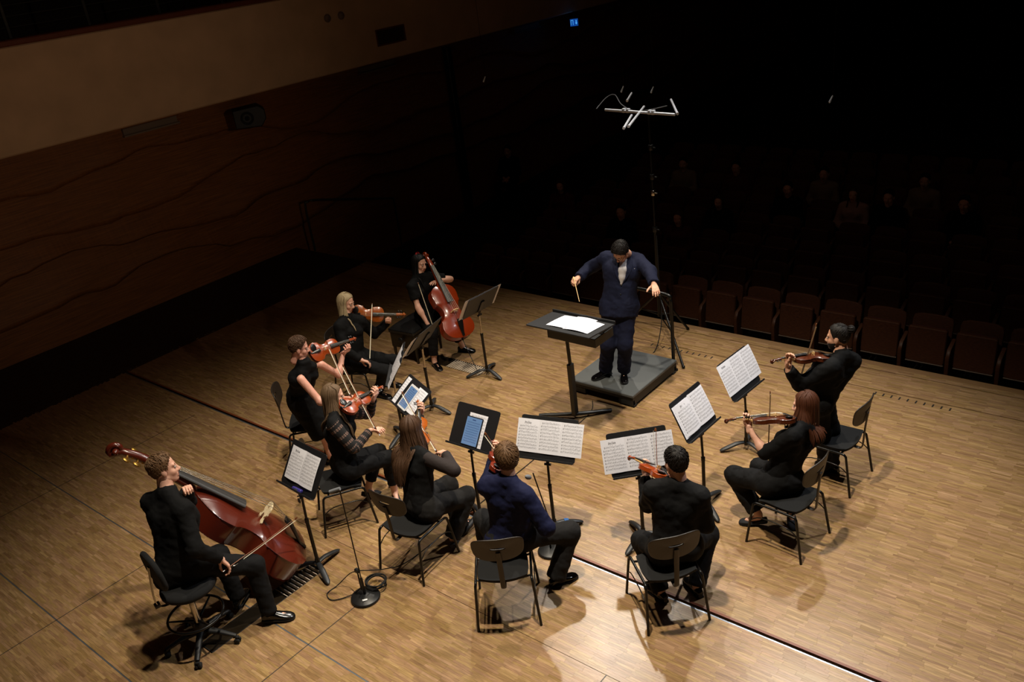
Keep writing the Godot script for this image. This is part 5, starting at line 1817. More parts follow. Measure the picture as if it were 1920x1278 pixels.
func build_chairs() -> void:
	# [x, z, facing x, facing z, label]
	var list := [
		[-4.08, -4.04, -0.64, -0.77, "black stacking chair under the man in the navy shirt"],
		[-2.98, -4.72, -0.78, -0.62, "black stacking chair under the man in the black shirt seen from behind"],
		[-5.16, -4.07, -0.09, -0.995, "black stacking chair under the woman with very long wavy hair"],
		[-2.52, -6.00, -0.995, -0.09, "black stacking chair under the woman with chestnut hair"],
		[-2.52, -7.07, -1.0, -0.05, "empty black stacking chair behind the standing man with the hair bun"],
		[-6.28, -4.18, 0.536, -0.845, "black stacking chair under the woman with banded lace sleeves"],
		[-7.51, -4.78, 0.66, -0.75, "black stacking chair, its back standing free, behind the sleeveless woman"],
		[-8.06, -6.00, 0.90, -0.43, "black stacking chair under the blonde woman with the viola"],
	]
	var first := make_chair(list[0][4])
	for k in list.size():
		var q: Array = list[k]
		var turn := atan2(q[2], q[3])
		if k == 0:
			first.position = Vector3(q[0], 0, q[1])
			first.rotation.y = turn
		else:
			copy(first, "stacking_chair", q[4], Vector3(q[0], 0, q[1]), turn, "players' chairs")
	# the tall wheeled stool
	var o := thing("wheeled_stool", "tall black wheeled stool with a foot ring under the double bass player", "stool", Vector3(-6.02, 0, -2.35), deg_to_rad(172))
	for k in 5:
		var a := TAU * k / 5 + 0.35
		var d := Vector3(sin(a), 0, cos(a))
		var b := Mb.new()
		b.tube(pts([d * 0.03 + Vector3(0, 0.13, 0), d * 0.16 + Vector3(0, 0.115, 0), d * 0.30 + Vector3(0, 0.075, 0)]), rad([0.034, 0.027, 0.020]), 10, true, 0.75)
		part(b, "base_arm", M.black_plastic, o)
		b = Mb.new()
		b.box(at(d * 0.295 + Vector3(0, 0.062, 0), Basis(Vector3.UP, a)), Vector3(0.03, 0.02, 0.05), 0.006)
		for sx in [-1.0, 1.0]:
			b.lathe(PackedVector2Array([Vector2(0, -0.009), Vector2(0.024, -0.009), Vector2(0.026, 0.0), Vector2(0.024, 0.009), Vector2(0, 0.009)]), at(d * 0.30 + Vector3(0, 0.026, 0) + d.cross(Vector3.UP) * 0.015 * sx, Basis(Vector3.UP, a) * Basis(Vector3.BACK, PI / 2)), 14)
		part(b, "castor", M.rubber, o)
	var c := Mb.new()
	c.lathe(PackedVector2Array([Vector2(0, 0.10), Vector2(0.05, 0.10), Vector2(0.052, 0.17), Vector2(0.035, 0.22), Vector2(0.0, 0.22)]), at(Vector3.ZERO), 16)
	part(c, "hub", M.black_plastic, o)
	c = Mb.new()
	c.lathe(PackedVector2Array([Vector2(0.026, 0.2), Vector2(0.026, 0.44), Vector2(0.018, 0.445), Vector2(0.018, 0.56)]), at(Vector3.ZERO), 16)
	part(c, "gas_column", M.chrome, o)
	c = Mb.new()
	var ring := PackedVector3Array()
	for k in 33:
		ring.append(Vector3(sin(TAU * k / 32), 0, cos(TAU * k / 32)) * 0.225 + Vector3(0, 0.30, 0))
	c.tube(ring, rad([0.011]), 8, false)
	for k in 3:
		var a := TAU * k / 3 + 0.6
		c.tube(pts([Vector3(sin(a), 0, cos(a)) * 0.03 + Vector3(0, 0.24, 0), Vector3(sin(a), 0, cos(a)) * 0.222 + Vector3(0, 0.298, 0)]), rad([0.016, 0.009]), 8, true, 0.5)
	part(c, "foot_ring", M.black_tube, o)
	c = Mb.new()
	c.lathe(PackedVector2Array([Vector2(0, 0.51), Vector2(0.10, 0.51), Vector2(0.19, 0.55), Vector2(0.225, 0.58), Vector2(0.225, 0.61), Vector2(0.20, 0.64), Vector2(0.0, 0.645)]), at(Vector3(0, 0, 0.02)), 24)
	part(c, "seat", M.seat_fabric, o)
	c = Mb.new()
	c.tube(curve([Vector3(0, 0.535, -0.05), Vector3(0, 0.53, -0.20), Vector3(0, 0.62, -0.255), Vector3(0, 0.93, -0.215)], 5), rad([0.02]), 8, true, 0.35, Vector3(0, 0, 1))
	part(c, "back_bar", M.chrome, o)
	c = Mb.new()
	c.lathe(PackedVector2Array([Vector2(0, -0.02), Vector2(0.025, -0.02), Vector2(0.028, 0.02), Vector2(0, 0.02)]), at(Vector3(0, 0.57, -0.25), Basis(Vector3.RIGHT, PI / 2)), 12)
	c.rod(Vector3(0, 0.53, -0.02), Vector3(0.23, 0.50, 0.06), 0.006)
	c.ball(at(Vector3(0.24, 0.498, 0.065)), Vector3(0.026, 0.022, 0.026))
	part(c, "adjusting_knob", M.black_plastic, o)
	c = Mb.new()
	c.slab(round_rect(0.38, 0.31, 0.13, 6), 0.04, at(Vector3(0, 0.87, -0.185), Basis(Vector3.RIGHT, -0.08)), 0.012)
	part(c, "backrest", M.seat_fabric, o)
	# the padded bench of the cellist
	o = thing("padded_bench", "black padded adjustable bench with a winding knob under the cellist", "bench", Vector3(-8.25, 0, -7.20), deg_to_rad(6))
	c = Mb.new()
	var cp := PackedVector3Array()
	for r in 17:
		for k in 17:
			var u := k / 8.0 - 1.0
			var w := r / 8.0 - 1.0
			var puff := (1.0 - pow(u, 6.0)) * (1.0 - pow(w, 6.0))
			cp.append(Vector3(0.22 * u, 0.465 + 0.045 * puff + 0.006 * cos(u * 9.4) * cos(w * 9.4) * puff, 0.29 * w))
	c.grid(cp, 17, 17, false, false, 0)
	c.box(at(Vector3(0, 0.44, 0)), Vector3(0.44, 0.055, 0.58), 0.012)
	part(c, "cushion", M.bench_leather, o)
	c = Mb.new()
	c.box(at(Vector3(0, 0.31, 0)), Vector3(0.42, 0.21, 0.55), 0.008)
	part(c, "apron", M.bench_wood, o)
	for sx in [-1.0, 1.0]:
		for sz in [-1.0, 1.0]:
			c = Mb.new()
			c.tube(pts([Vector3(0.185 * sx, 0.28, 0.25 * sz), Vector3(0.185 * sx, 0.0, 0.25 * sz)]), rad([0.034, 0.020]), 4)
			part(c, "leg", M.bench_wood, o)
	for sx in [-1.0, 1.0]:
		c = Mb.new()
		c.lathe(PackedVector2Array([Vector2(0, 0), Vector2(0.012, 0), Vector2(0.012, 0.03), Vector2(0.035, 0.03), Vector2(0.038, 0.04), Vector2(0.035, 0.05), Vector2(0, 0.05)]), at(Vector3(0, 0.345, 0.275 * sx), Basis(Vector3.RIGHT, PI / 2 * sx)), 14)
		part(c, "knob", M.black_plastic, o)


# ======================================================================= music stands
func make_stand(called: String, label: String, place: Vector3, h: float, turn: float, tilt: float, w: float, d: float, off: float, feet: float, group := "music stands") -> Node3D:
	var o := thing(called, label, "music stand", place, 0.0, group)
	for k in 3:
		var a := deg_to_rad(feet + 120.0 * k)
		var q := Vector3(sin(a), 0, cos(a))
		var b := Mb.new()
		b.tube(curve([q * 0.012 + Vector3(0, 0.075, 0), q * 0.09 + Vector3(0, 0.075, 0), q * 0.19 + Vector3(0, 0.045, 0), q * 0.275 + Vector3(0, 0.017, 0)], 4), rad([0.022, 0.023, 0.024, 0.025, 0.026, 0.027, 0.028, 0.028, 0.028, 0.027, 0.025, 0.021, 0.012]), 10, true, 0.62)
		part(b, "leg", M.cast_leg, o)
	var b := Mb.new()
	b.lathe(PackedVector2Array([Vector2(0, 0.04), Vector2(0.022, 0.045), Vector2(0.022, 0.12), Vector2(0.0165, 0.13), Vector2(0.0165, h * 0.62), Vector2(0.019, h * 0.62), Vector2(0.019, h * 0.62 + 0.035), Vector2(0.0125, h * 0.62 + 0.04)]), at(Vector3.ZERO), 14)
	part(b, "lower_tube", M.black_tube, o)
	var f := Vector3(sin(turn), 0, cos(turn))
	var r := Vector3.UP.cross(f)
	var up := Vector3.UP * cos(tilt) - f * sin(tilt)
	var n := f * cos(tilt) + Vector3.UP * sin(tilt)
	var low := Vector3(0, h, 0) + r * off
	var df := Transform3D(Basis(r, up, n), low)
	var joint := Vector3(0, h - 0.045, 0) - f * 0.012
	b = Mb.new()
	b.rod(Vector3(0, h * 0.62, 0), joint, 0.0115, -1, 12)
	part(b, "upper_tube", M.chrome if label.contains("cellist") or label.contains("edge-on") else M.black_tube, o)
	b = Mb.new()
	var mid := df.affine_inverse() * joint
	b.box(df * at(Vector3(mid.x, d * 0.30, -0.013)), Vector3(0.055, d * 0.56, 0.016), 0.004)
	b.rod(joint, df * Vector3(mid.x, d * 0.06, -0.014), 0.016, 0.014, 10)
	b.rod(joint - r * 0.03, joint + r * 0.03, 0.013, -1, 10)
	part(b, "tilt_bracket", M.black_paint, o)
	b = Mb.new()
	b.slab(round_rect(w, d, 0.022), 0.004, df * at(Vector3(0, d * 0.5, -0.003)), 0.001)
	part(b, "desk", M.desk_black, o)
	b = Mb.new()
	b.box(df * at(Vector3(0, -0.002, 0.024)), Vector3(w * 0.99, 0.004, 0.055), 0.0015)
	b.box(df * at(Vector3(0, 0.006, 0.051)), Vector3(w * 0.99, 0.016, 0.003), 0.001)
	part(b, "ledge", M.desk_black, o)
	if called == "music_stand":
		b = Mb.new()
		b.box(df * at(Vector3(-0.012, d * 0.12, 0.018)), Vector3(w * 1.06, 0.003, 0.036), 0.001)
		if d < 0.36 and label.contains("bass"):
			part(b, "upper_ledge", M.desk_black, o)
	o.set_meta("label", label)
	return o


# pages that stand on a desk: pages of [x from, x to, y from, y to, kind, lift] in the desk's frame
func sheet(df: Transform3D, pages: Array, label: String, title_page := 0, called := "sheet_music") -> Node3D:
	var o := thing(called, label, "sheet music", df.origin)
	var home := at(-df.origin)
	for k in pages.size():
		var q: Array = pages[k]
		var p := PackedVector3Array()
		var nx := 9
		var ny := 7
		for r in ny:
			for c in nx:
				var u := c / (nx - 1.0)
				var w := r / (ny - 1.0)
				var bow: float = q[5] * sin(u * PI) + 0.004 * sin(w * PI) * (0.3 + u)
				p.append(home * df * Vector3(lerpf(q[0], q[1], u), lerpf(q[2], q[3], w), 0.004 + 0.0012 * k + bow))
		var b := Mb.new()
		b.grid(p, ny, nx, false, true, 1)
		for j in b.u.size(): b.u[j].y = 1.0 - b.u[j].y
		var nrm := home.basis * df.basis.z
		var back := PackedVector3Array()
		for v in p: back.append(v - nrm * 0.0008)
		var pg := part(b, "page", M["music_page_%d" % q[4]], o, true)
		var bb := Mb.new()
		bb.grid(back, ny, nx, false, false, -1)
		part(bb, "page_back", M.paper, pg)
		if k == title_page:
			var t := TextMesh.new()
			t.text = "Polka"
			var font := SystemFont.new()
			font.font_names = PackedStringArray(["Droid Serif"])
			t.font = font
			t.font_size = 24
			t.pixel_size = (q[1] - q[0]) / 210.0 * 1.05
			t.depth = 0.0006
			var m := MeshInstance3D.new()
			m.name = "title"
			m.mesh = t
			m.material_override = M.print_ink
			pg.add_child(m, true)
			m.transform = home * df * at(Vector3(lerpf(q[0], q[1], 0.47), lerpf(q[2], q[3], 0.885), 0.0062 + q[5] * 0.95))
	return o


func desk_frame(place: Vector3, h: float, turn: float, tilt: float, off: float) -> Transform3D:
	var f := Vector3(sin(turn), 0, cos(turn))
	var r := Vector3.UP.cross(f)
	return Transform3D(Basis(r, Vector3.UP * cos(tilt) - f * sin(tilt), f * cos(tilt) + Vector3.UP * sin(tilt)), place + Vector3(0, h, 0) + r * off)


func tablet(df: Transform3D, mid: Vector2, size: Vector2, case_: String, label: String) -> void:
	var o := thing("tablet", label, "tablet", df.origin)
	var home := at(-df.origin) * df
	var b := Mb.new()
	b.slab(round_rect(size.x, size.y, 0.012), 0.008, home * at(Vector3(mid.x, mid.y, 0.011)), 0.002)
	part(b, "case", M[case_], o)
	b = Mb.new()
	var w := size.x * (0.90 if case_ == "black_plastic" else 0.84)
	var h := size.y * (0.93 if case_ == "black_plastic" else 0.84)
	var x := [home * Vector3(mid.x - w / 2, mid.y - h / 2, 0.0156), home * Vector3(mid.x + w / 2, mid.y - h / 2, 0.0156), home * Vector3(mid.x + w / 2, mid.y + h / 2, 0.0156), home * Vector3(mid.x - w / 2, mid.y + h / 2, 0.0156)]
	b.quad(x[0], x[1], x[2], x[3], Vector2(0, 1), Vector2(1, 1), Vector2(1, 0), Vector2(0, 0))
	part(b, "screen", M.screen_glow, o, true)
	var l := AreaLight3D.new()
	l.name = "screen_light"
	o.add_child(l, true)
	l.transform = home * at(Vector3(mid.x, mid.y, 0.02))
	l.rotate_object_local(Vector3.UP, PI)
	l.area_size = Vector2(w, h)
	l.light_color = Color(0.55, 0.75, 1.0)
	l.light_energy = 0.02
	l.area_range = 30.0
	l.area_attenuation = 2.0
	l.shadow_enabled = true


func build_stands() -> void:
	var g := func(v: float) -> float: return deg_to_rad(v)
	# [x, z, height of the ledge, facing, lean, width, depth, sideways, feet, label]
	var s := {
		bass = [-5.893, -3.488, 0.86, -4.1, 34.3, 0.52, 0.40, -0.03, -52.0, "music stand of the double bass player, carrying an open music book"],
		wavy = [-5.061, -4.81, 0.811, 2.7, 35.6, 0.50, 0.395, -0.009, 121.0, "music stand carrying a dark tablet over a white sheet"],
		navy = [-4.351, -5.045, 0.766, 15.7, 31.2, 0.545, 0.39, -0.01, 23.0, "music stand before the man in the navy shirt, blue tape on its foot"],
		black = [-3.578, -5.341, 0.70, 45.5, 24.0, 0.525, 0.39, 0.026, -2.0, "music stand with a wide sheet before the man in the black shirt"],
		right = [-3.343, -6.041, 0.824, 87.5, 27.6, 0.508, 0.388, 0.006, 55.0, "music stand with a bright open booklet in front of the woman with chestnut hair"],
		bun = [-3.443, -7.12, 0.655, 85.7, 27.2, 0.53, 0.395, 0.03, -45.0, "music stand with a wide bright sheet before the man with the hair bun"],
		cello = [-6.98, -7.153, 0.876, -93.8, 31.3, 0.51, 0.34, 0.024, -40.0, "music stand of the cellist seen from behind, paper showing past both ends"],
		viola = [-6.98, -6.133, 0.88, -77.5, 37.5, 0.52, 0.37, 0.053, -23.0, "music stand between the blonde woman and the cellist, seen from its back edge"],
		side = [-6.853, -5.528, 0.797, -49.0, 31.9, 0.53, 0.33, 0.008, 10.0, "music stand seen edge-on beside the sleeveless woman, its long page leaning over"],
		lace = [-6.108, -4.953, 0.864, -20.3, 50.3, 0.526, 0.339, 0.001, -37.0, "music stand carrying a white-framed tablet between two sheets"],
	}
	var df := {}
	for k in s:
		var q: Array = s[k]
		make_stand("music_stand", q[9], Vector3(q[0], 0, q[1]), q[2], g.call(q[3]), g.call(q[4]), q[5], q[6], q[7], q[8])
		df[k] = desk_frame(Vector3(q[0], 0, q[1]), q[2], g.call(q[3]), g.call(q[4]), q[7])
	sheet(df.bass, [[-0.225, -0.015, 0.058, 0.352, 0, 0.010], [-0.015, 0.195, 0.058, 0.352, 1, 0.010]], "open music book on the double bass player's stand")
	sheet(df.wavy, [[-0.08, 0.13, 0.02, 0.325, 1, 0.0]], "white sheet lying behind the dark tablet", 9)
	tablet(df.wavy, Vector2(-0.005, 0.155), Vector2(0.195, 0.275), "black_plastic", "dark-framed tablet showing blue music on the stand of the woman with wavy hair")
	sheet(df.navy, [[-0.30, -0.09, 0.058, 0.355, 0, 0.004], [-0.09, 0.12, 0.058, 0.355, 1, 0.004], [0.12, 0.33, 0.058, 0.355, 2, 0.004]], "three joined pages of music headed Polka before the man in the navy shirt")
	sheet(df.black, [[-0.32, -0.11, 0.045, 0.342, 0, 0.006], [-0.11, 0.10, 0.045, 0.342, 2, 0.006], [0.10, 0.31, 0.045, 0.342, 1, 0.006]], "three joined pages of music headed Polka before the man in the black shirt")
	sheet(df.right, [[-0.245, -0.02, 0.035, 0.345, 2, 0.002], [-0.225, 0.005, 0.045, 0.345, 0, 0.016], [0.005, 0.245, 0.045, 0.352, 1, 0.012]], "bright open booklet of music before the woman with chestnut hair", 1)
	sheet(df.bun, [[-0.285, -0.085, 0.06, 0.385, 0, 0.003], [-0.085, 0.115, 0.06, 0.385, 1, 0.003], [0.115, 0.315, 0.06, 0.385, 2, 0.003]], "wide bright sheet of music before the standing man with the hair bun")
	sheet(df.cello, [[-0.30, -0.09, 0.01, 0.345, 1, 0.003], [-0.09, 0.11, 0.01, 0.345, 2, 0.003], [0.11, 0.315, 0.01, 0.345, 0, 0.003]], "wide sheet of music on the cellist's stand, its two ends jutting out", 9)
	sheet(df.viola, [[-0.25, 0.0, 0.01, 0.33, 1, 0.004], [0.0, 0.22, 0.01, 0.33, 0, 0.004], [0.22, 0.36, 0.01, 0.31, 2, 0.003]], "sheet of music jutting out past the end of the stand before the blonde woman", 9)
	sheet(df.side, [[-0.29, -0.06, 0.01, 0.31, 0, 0.010], [-0.06, 0.15, 0.01, 0.33, 1, 0.014], [0.15, 0.34, 0.01, 0.34, 2, 0.020]], "long folded-out page of music on the edge-on stand beside the sleeveless woman", 9)
	sheet(df.lace, [[-0.235, -0.155, 0.01, 0.31, 2, 0.002]], "narrow white sheet to the left of the white-framed tablet", 9)
	sheet(df.lace, [[0.055, 0.235, 0.03, 0.30, 1, 0.002]], "white sheet to the right of the white-framed tablet", 9)
	tablet(df.lace, Vector2(0.0, 0.145), Vector2(0.185, 0.265), "white_plastic", "white-framed tablet showing blue music on the shared stand")
	# purple tin and clip on the bass player's stand
	var o := thing("pencil_tin", "shiny purple and blue flat tin lying in the ledge of the bass player's stand", "tin", df.bass.origin)
	var b := Mb.new()
	b.box(at(-df.bass.origin) * df.bass * at(Vector3(0.03, 0.016, 0.024), Basis(Vector3.BACK, 0.06)), Vector3(0.13, 0.028, 0.032), 0.006)
	part(b, "tin", M.purple_print, o)
	b = Mb.new()
	b.box(at(-df.bass.origin) * df.bass * at(Vector3(0.03, 0.016, 0.041), Basis(Vector3.BACK, 0.06)), Vector3(0.04, 0.018, 0.003), 0.001)
	part(b, "sticker", M.steel_strip, o)
	o = thing("clip_tuner", "small black clip hanging under the ledge of the bass player's stand", "clip", df.bass.origin)
	b = Mb.new()
	var hf: Transform3D = at(-df.bass.origin) * df.bass
	b.box(hf * at(Vector3(0.12, -0.022, 0.03)), Vector3(0.03, 0.035, 0.022), 0.004)
	b.box(hf * at(Vector3(0.13, -0.052, 0.05), Basis(Vector3.RIGHT, 0.5)), Vector3(0.034, 0.042, 0.012), 0.004)
	b.rod(hf * Vector3(0.10, -0.02, 0.03), hf * Vector3(0.075, -0.03, 0.04), 0.006)
	part(b, "clip", M.black_plastic, o)
	# blue tape on a foot of the navy man's stand
	var tp := Mb.new()
	var a := deg_to_rad(23.0 + 120.0)
	tp.box(at(Vector3(-4.351 + sin(a) * 0.12, 0.085, -5.045 + cos(a) * 0.12), Basis(Vector3.UP, a) * Basis(Vector3.RIGHT, 0.22)), Vector3(0.045, 0.003, 0.045), 0.001)
	single(tp, "tape_scrap", M.blue_tape, "scrap of blue tape stuck on the foot of a music stand", "tape")
	conductor_stand()


func conductor_stand() -> void:
	var place := Vector3(-5.36, 0, -6.80)
	var o := thing("conductor_stand", "tall black stand with a wide flat desk and a tray, by the podium", "music stand", place)
	var b := Mb.new()
	for a in [136.0, -65.0]:
		var q := Vector3(sin(deg_to_rad(a)), 0, cos(deg_to_rad(a)))
		b = Mb.new()
		b.tube(pts([Vector3(0, 0.05, 0), q * 0.2 + Vector3(0, 0.035, 0), q * 0.32 + Vector3(0, 0.03, 0), q * 0.42 + Vector3(0, 0.022, 0)]), rad([0.030, 0.028, 0.026, 0.024]), 8, true, 0.7)
		part(b, "foot", M.black_paint, o)
	b = Mb.new()
	b.box(at(Vector3(0, 0.36, 0)), Vector3(0.055, 0.66, 0.075), 0.008)
	part(b, "column", M.black_paint, o)
	b = Mb.new()
	b.rod(Vector3(0, 0.66, 0), Vector3(-0.02, 1.22, -0.0), 0.020, -1, 12)
	part(b, "upper_tube", M.black_tube, o)
	var df := desk_frame(Vector3(-5.40, 0, -6.847), 1.262, deg_to_rad(180.8), deg_to_rad(84.1), 0.0)
	df.origin = Vector3(-5.319, 1.268, -6.847) + df.basis.x * -0.164 * -1.0 * -1.0
	var hf := at(-place) * df
	b = Mb.new()
	b.slab(round_rect(0.80, 0.49, 0.015), 0.014, hf * at(Vector3(0, 0.245, -0.008)), 0.003)
	part(b, "desk", M.desk_black, o)
	b = Mb.new()
	b.box(hf * at(Vector3(0, 0.006, 0.014)), Vector3(0.80, 0.012, 0.03), 0.003)
	part(b, "ledge", M.desk_black, o)
	b = Mb.new()
	b.box(hf * at(Vector3(0.05, 0.25, -0.035)), Vector3(0.20, 0.10, 0.04), 0.006)
	part(b, "bracket", M.black_paint, o)
	# tray: open box hung under the desk
	var c := hf.origin + Vector3(-0.02, -0.20, 0.06)
	b = Mb.new()
	b.box(at(c), Vector3(0.62, 0.012, 0.34), 0.003)
	for sx in [-1.0, 1.0]:
		b.box(at(c + Vector3(0.305 * sx, 0.045, 0)), Vector3(0.012, 0.10, 0.34), 0.003)
		b.box(at(c + Vector3(0, 0.045, 0.165 * sx)), Vector3(0.62, 0.10, 0.012), 0.003)
	part(b, "tray", M.black_paint, o)
	sheet(df, [[-0.10, 0.20, 0.06, 0.40, 3, 0.006], [-0.325, -0.02, 0.09, 0.41, 3, 0.010], [-0.20, 0.05, 0.03, 0.38, 3, 0.008]], "open score of loose white pages on the conductor's desk", 9)


# ======================================================================= podium
func build_podium() -> void:
	var o := thing("podium", "low grey conductor's podium with a dark rim", "podium", Vector3(-5.32, 0, -7.76))
	var b := Mb.new()
	b.box(at(Vector3(0, 0.150, 0)), Vector3(0.88, 0.036, 0.99), 0.006)
	part(b, "top", M.podium_top, o)
	b = Mb.new()
	b.box(at(Vector3(0.41, 0.080, 0)), Vector3(0.04, 0.105, 0.96), 0.004)
	part(b, "side_board", M.podium_side, o)
	b = Mb.new()
	b.box(at(Vector3(-0.41, 0.080, 0)), Vector3(0.04, 0.105, 0.96), 0.004)
	part(b, "side_board", M.podium_side, o)
	for sz in [-1.0, 1.0]:
		b = Mb.new()
		b.box(at(Vector3(0, 0.11, 0.465 * sz)), Vector3(0.80, 0.045, 0.03), 0.003)
		for x in [-0.33, 0.33]:
			b.box(at(Vector3(x, 0.055, 0.462 * sz)), Vector3(0.20, 0.07, 0.034), 0.004)
		part(b, "end_board", M.podium_side, o)
	for x in [-0.40, 0.40]:
		for z in [-0.44, 0.44]:
			b = Mb.new()
			b.box(at(Vector3(x, 0.015, z)), Vector3(0.07, 0.03, 0.07), 0.006)
			part(b, "foot", M.rubber, o)
	# safety rail at its back
	var rl := thing("podium_rail", "black bent safety rail standing at the back of the podium", "railing", Vector3(-5.2, 0, -8.28))
	b = Mb.new()
	b.tube(curve([Vector3(0.26, 0.02, 0), Vector3(0.26, 0.80, 0), Vector3(0.25, 0.93, 0), Vector3(0.18, 0.99, 0), Vector3(-0.42, 1.0, 0), Vector3(-0.52, 0.93, 0), Vector3(-0.53, 0.80, 0), Vector3(-0.53, 0.02, 0)], 6), rad([0.022]), 10)
	part(b, "bent_tube", M.black_tube, rl)
	b = Mb.new()
	for x in [0.26, -0.53]:
		b.lathe(PackedVector2Array([Vector2(0, 0.0), Vector2(0.05, 0.0), Vector2(0.05, 0.012), Vector2(0.03, 0.03), Vector2(0.03, 0.09), Vector2(0.0, 0.09)]), at(Vector3(x, 0, 0)), 14)
	part(b, "foot", M.black_paint, rl)


# ======================================================================= bowed instruments
# half outlines: y along the body (0 bottom, 1 top), x half width, both in body lengths
const VIOLIN_SIDE := [Vector2(0.0, 0.0), Vector2(0.06, 0.002), Vector2(0.13, 0.014), Vector2(0.20, 0.045), Vector2(0.255, 0.095), Vector2(0.287, 0.16), Vector2(0.293, 0.22), Vector2(0.280, 0.28), Vector2(0.262, 0.325), Vector2(0.266, 0.352), Vector2(0.232, 0.372), Vector2(0.195, 0.40), Vector2(0.165, 0.45), Vector2(0.155, 0.51), Vector2(0.160, 0.56), Vector2(0.178, 0.61), Vector2(0.205, 0.650), Vector2(0.226, 0.668), Vector2(0.222, 0.692), Vector2(0.228, 0.74), Vector2(0.236, 0.80), Vector2(0.230, 0.86), Vector2(0.205, 0.92), Vector2(0.155, 0.965), Vector2(0.095, 0.988), Vector2(0.05, 0.998), Vector2(0.0, 1.0)]
const BASS_SIDE := [Vector2(0.0, 0.0), Vector2(0.08, 0.002), Vector2(0.16, 0.014), Vector2(0.235, 0.05), Vector2(0.285, 0.11), Vector2(0.305, 0.18), Vector2(0.302, 0.25), Vector2(0.285, 0.31), Vector2(0.262, 0.355), Vector2(0.262, 0.378), Vector2(0.225, 0.395), Vector2(0.19, 0.425), Vector2(0.170, 0.47), Vector2(0.165, 0.52), Vector2(0.172, 0.57), Vector2(0.190, 0.61), Vector2(0.215, 0.638), Vector2(0.222, 0.66), Vector2(0.226, 0.71), Vector2(0.222, 0.77), Vector2(0.200, 0.83), Vector2(0.165, 0.88), Vector2(0.120, 0.93), Vector2(0.08, 0.97), Vector2(0.052, 0.995), Vector2(0.0, 1.0)]


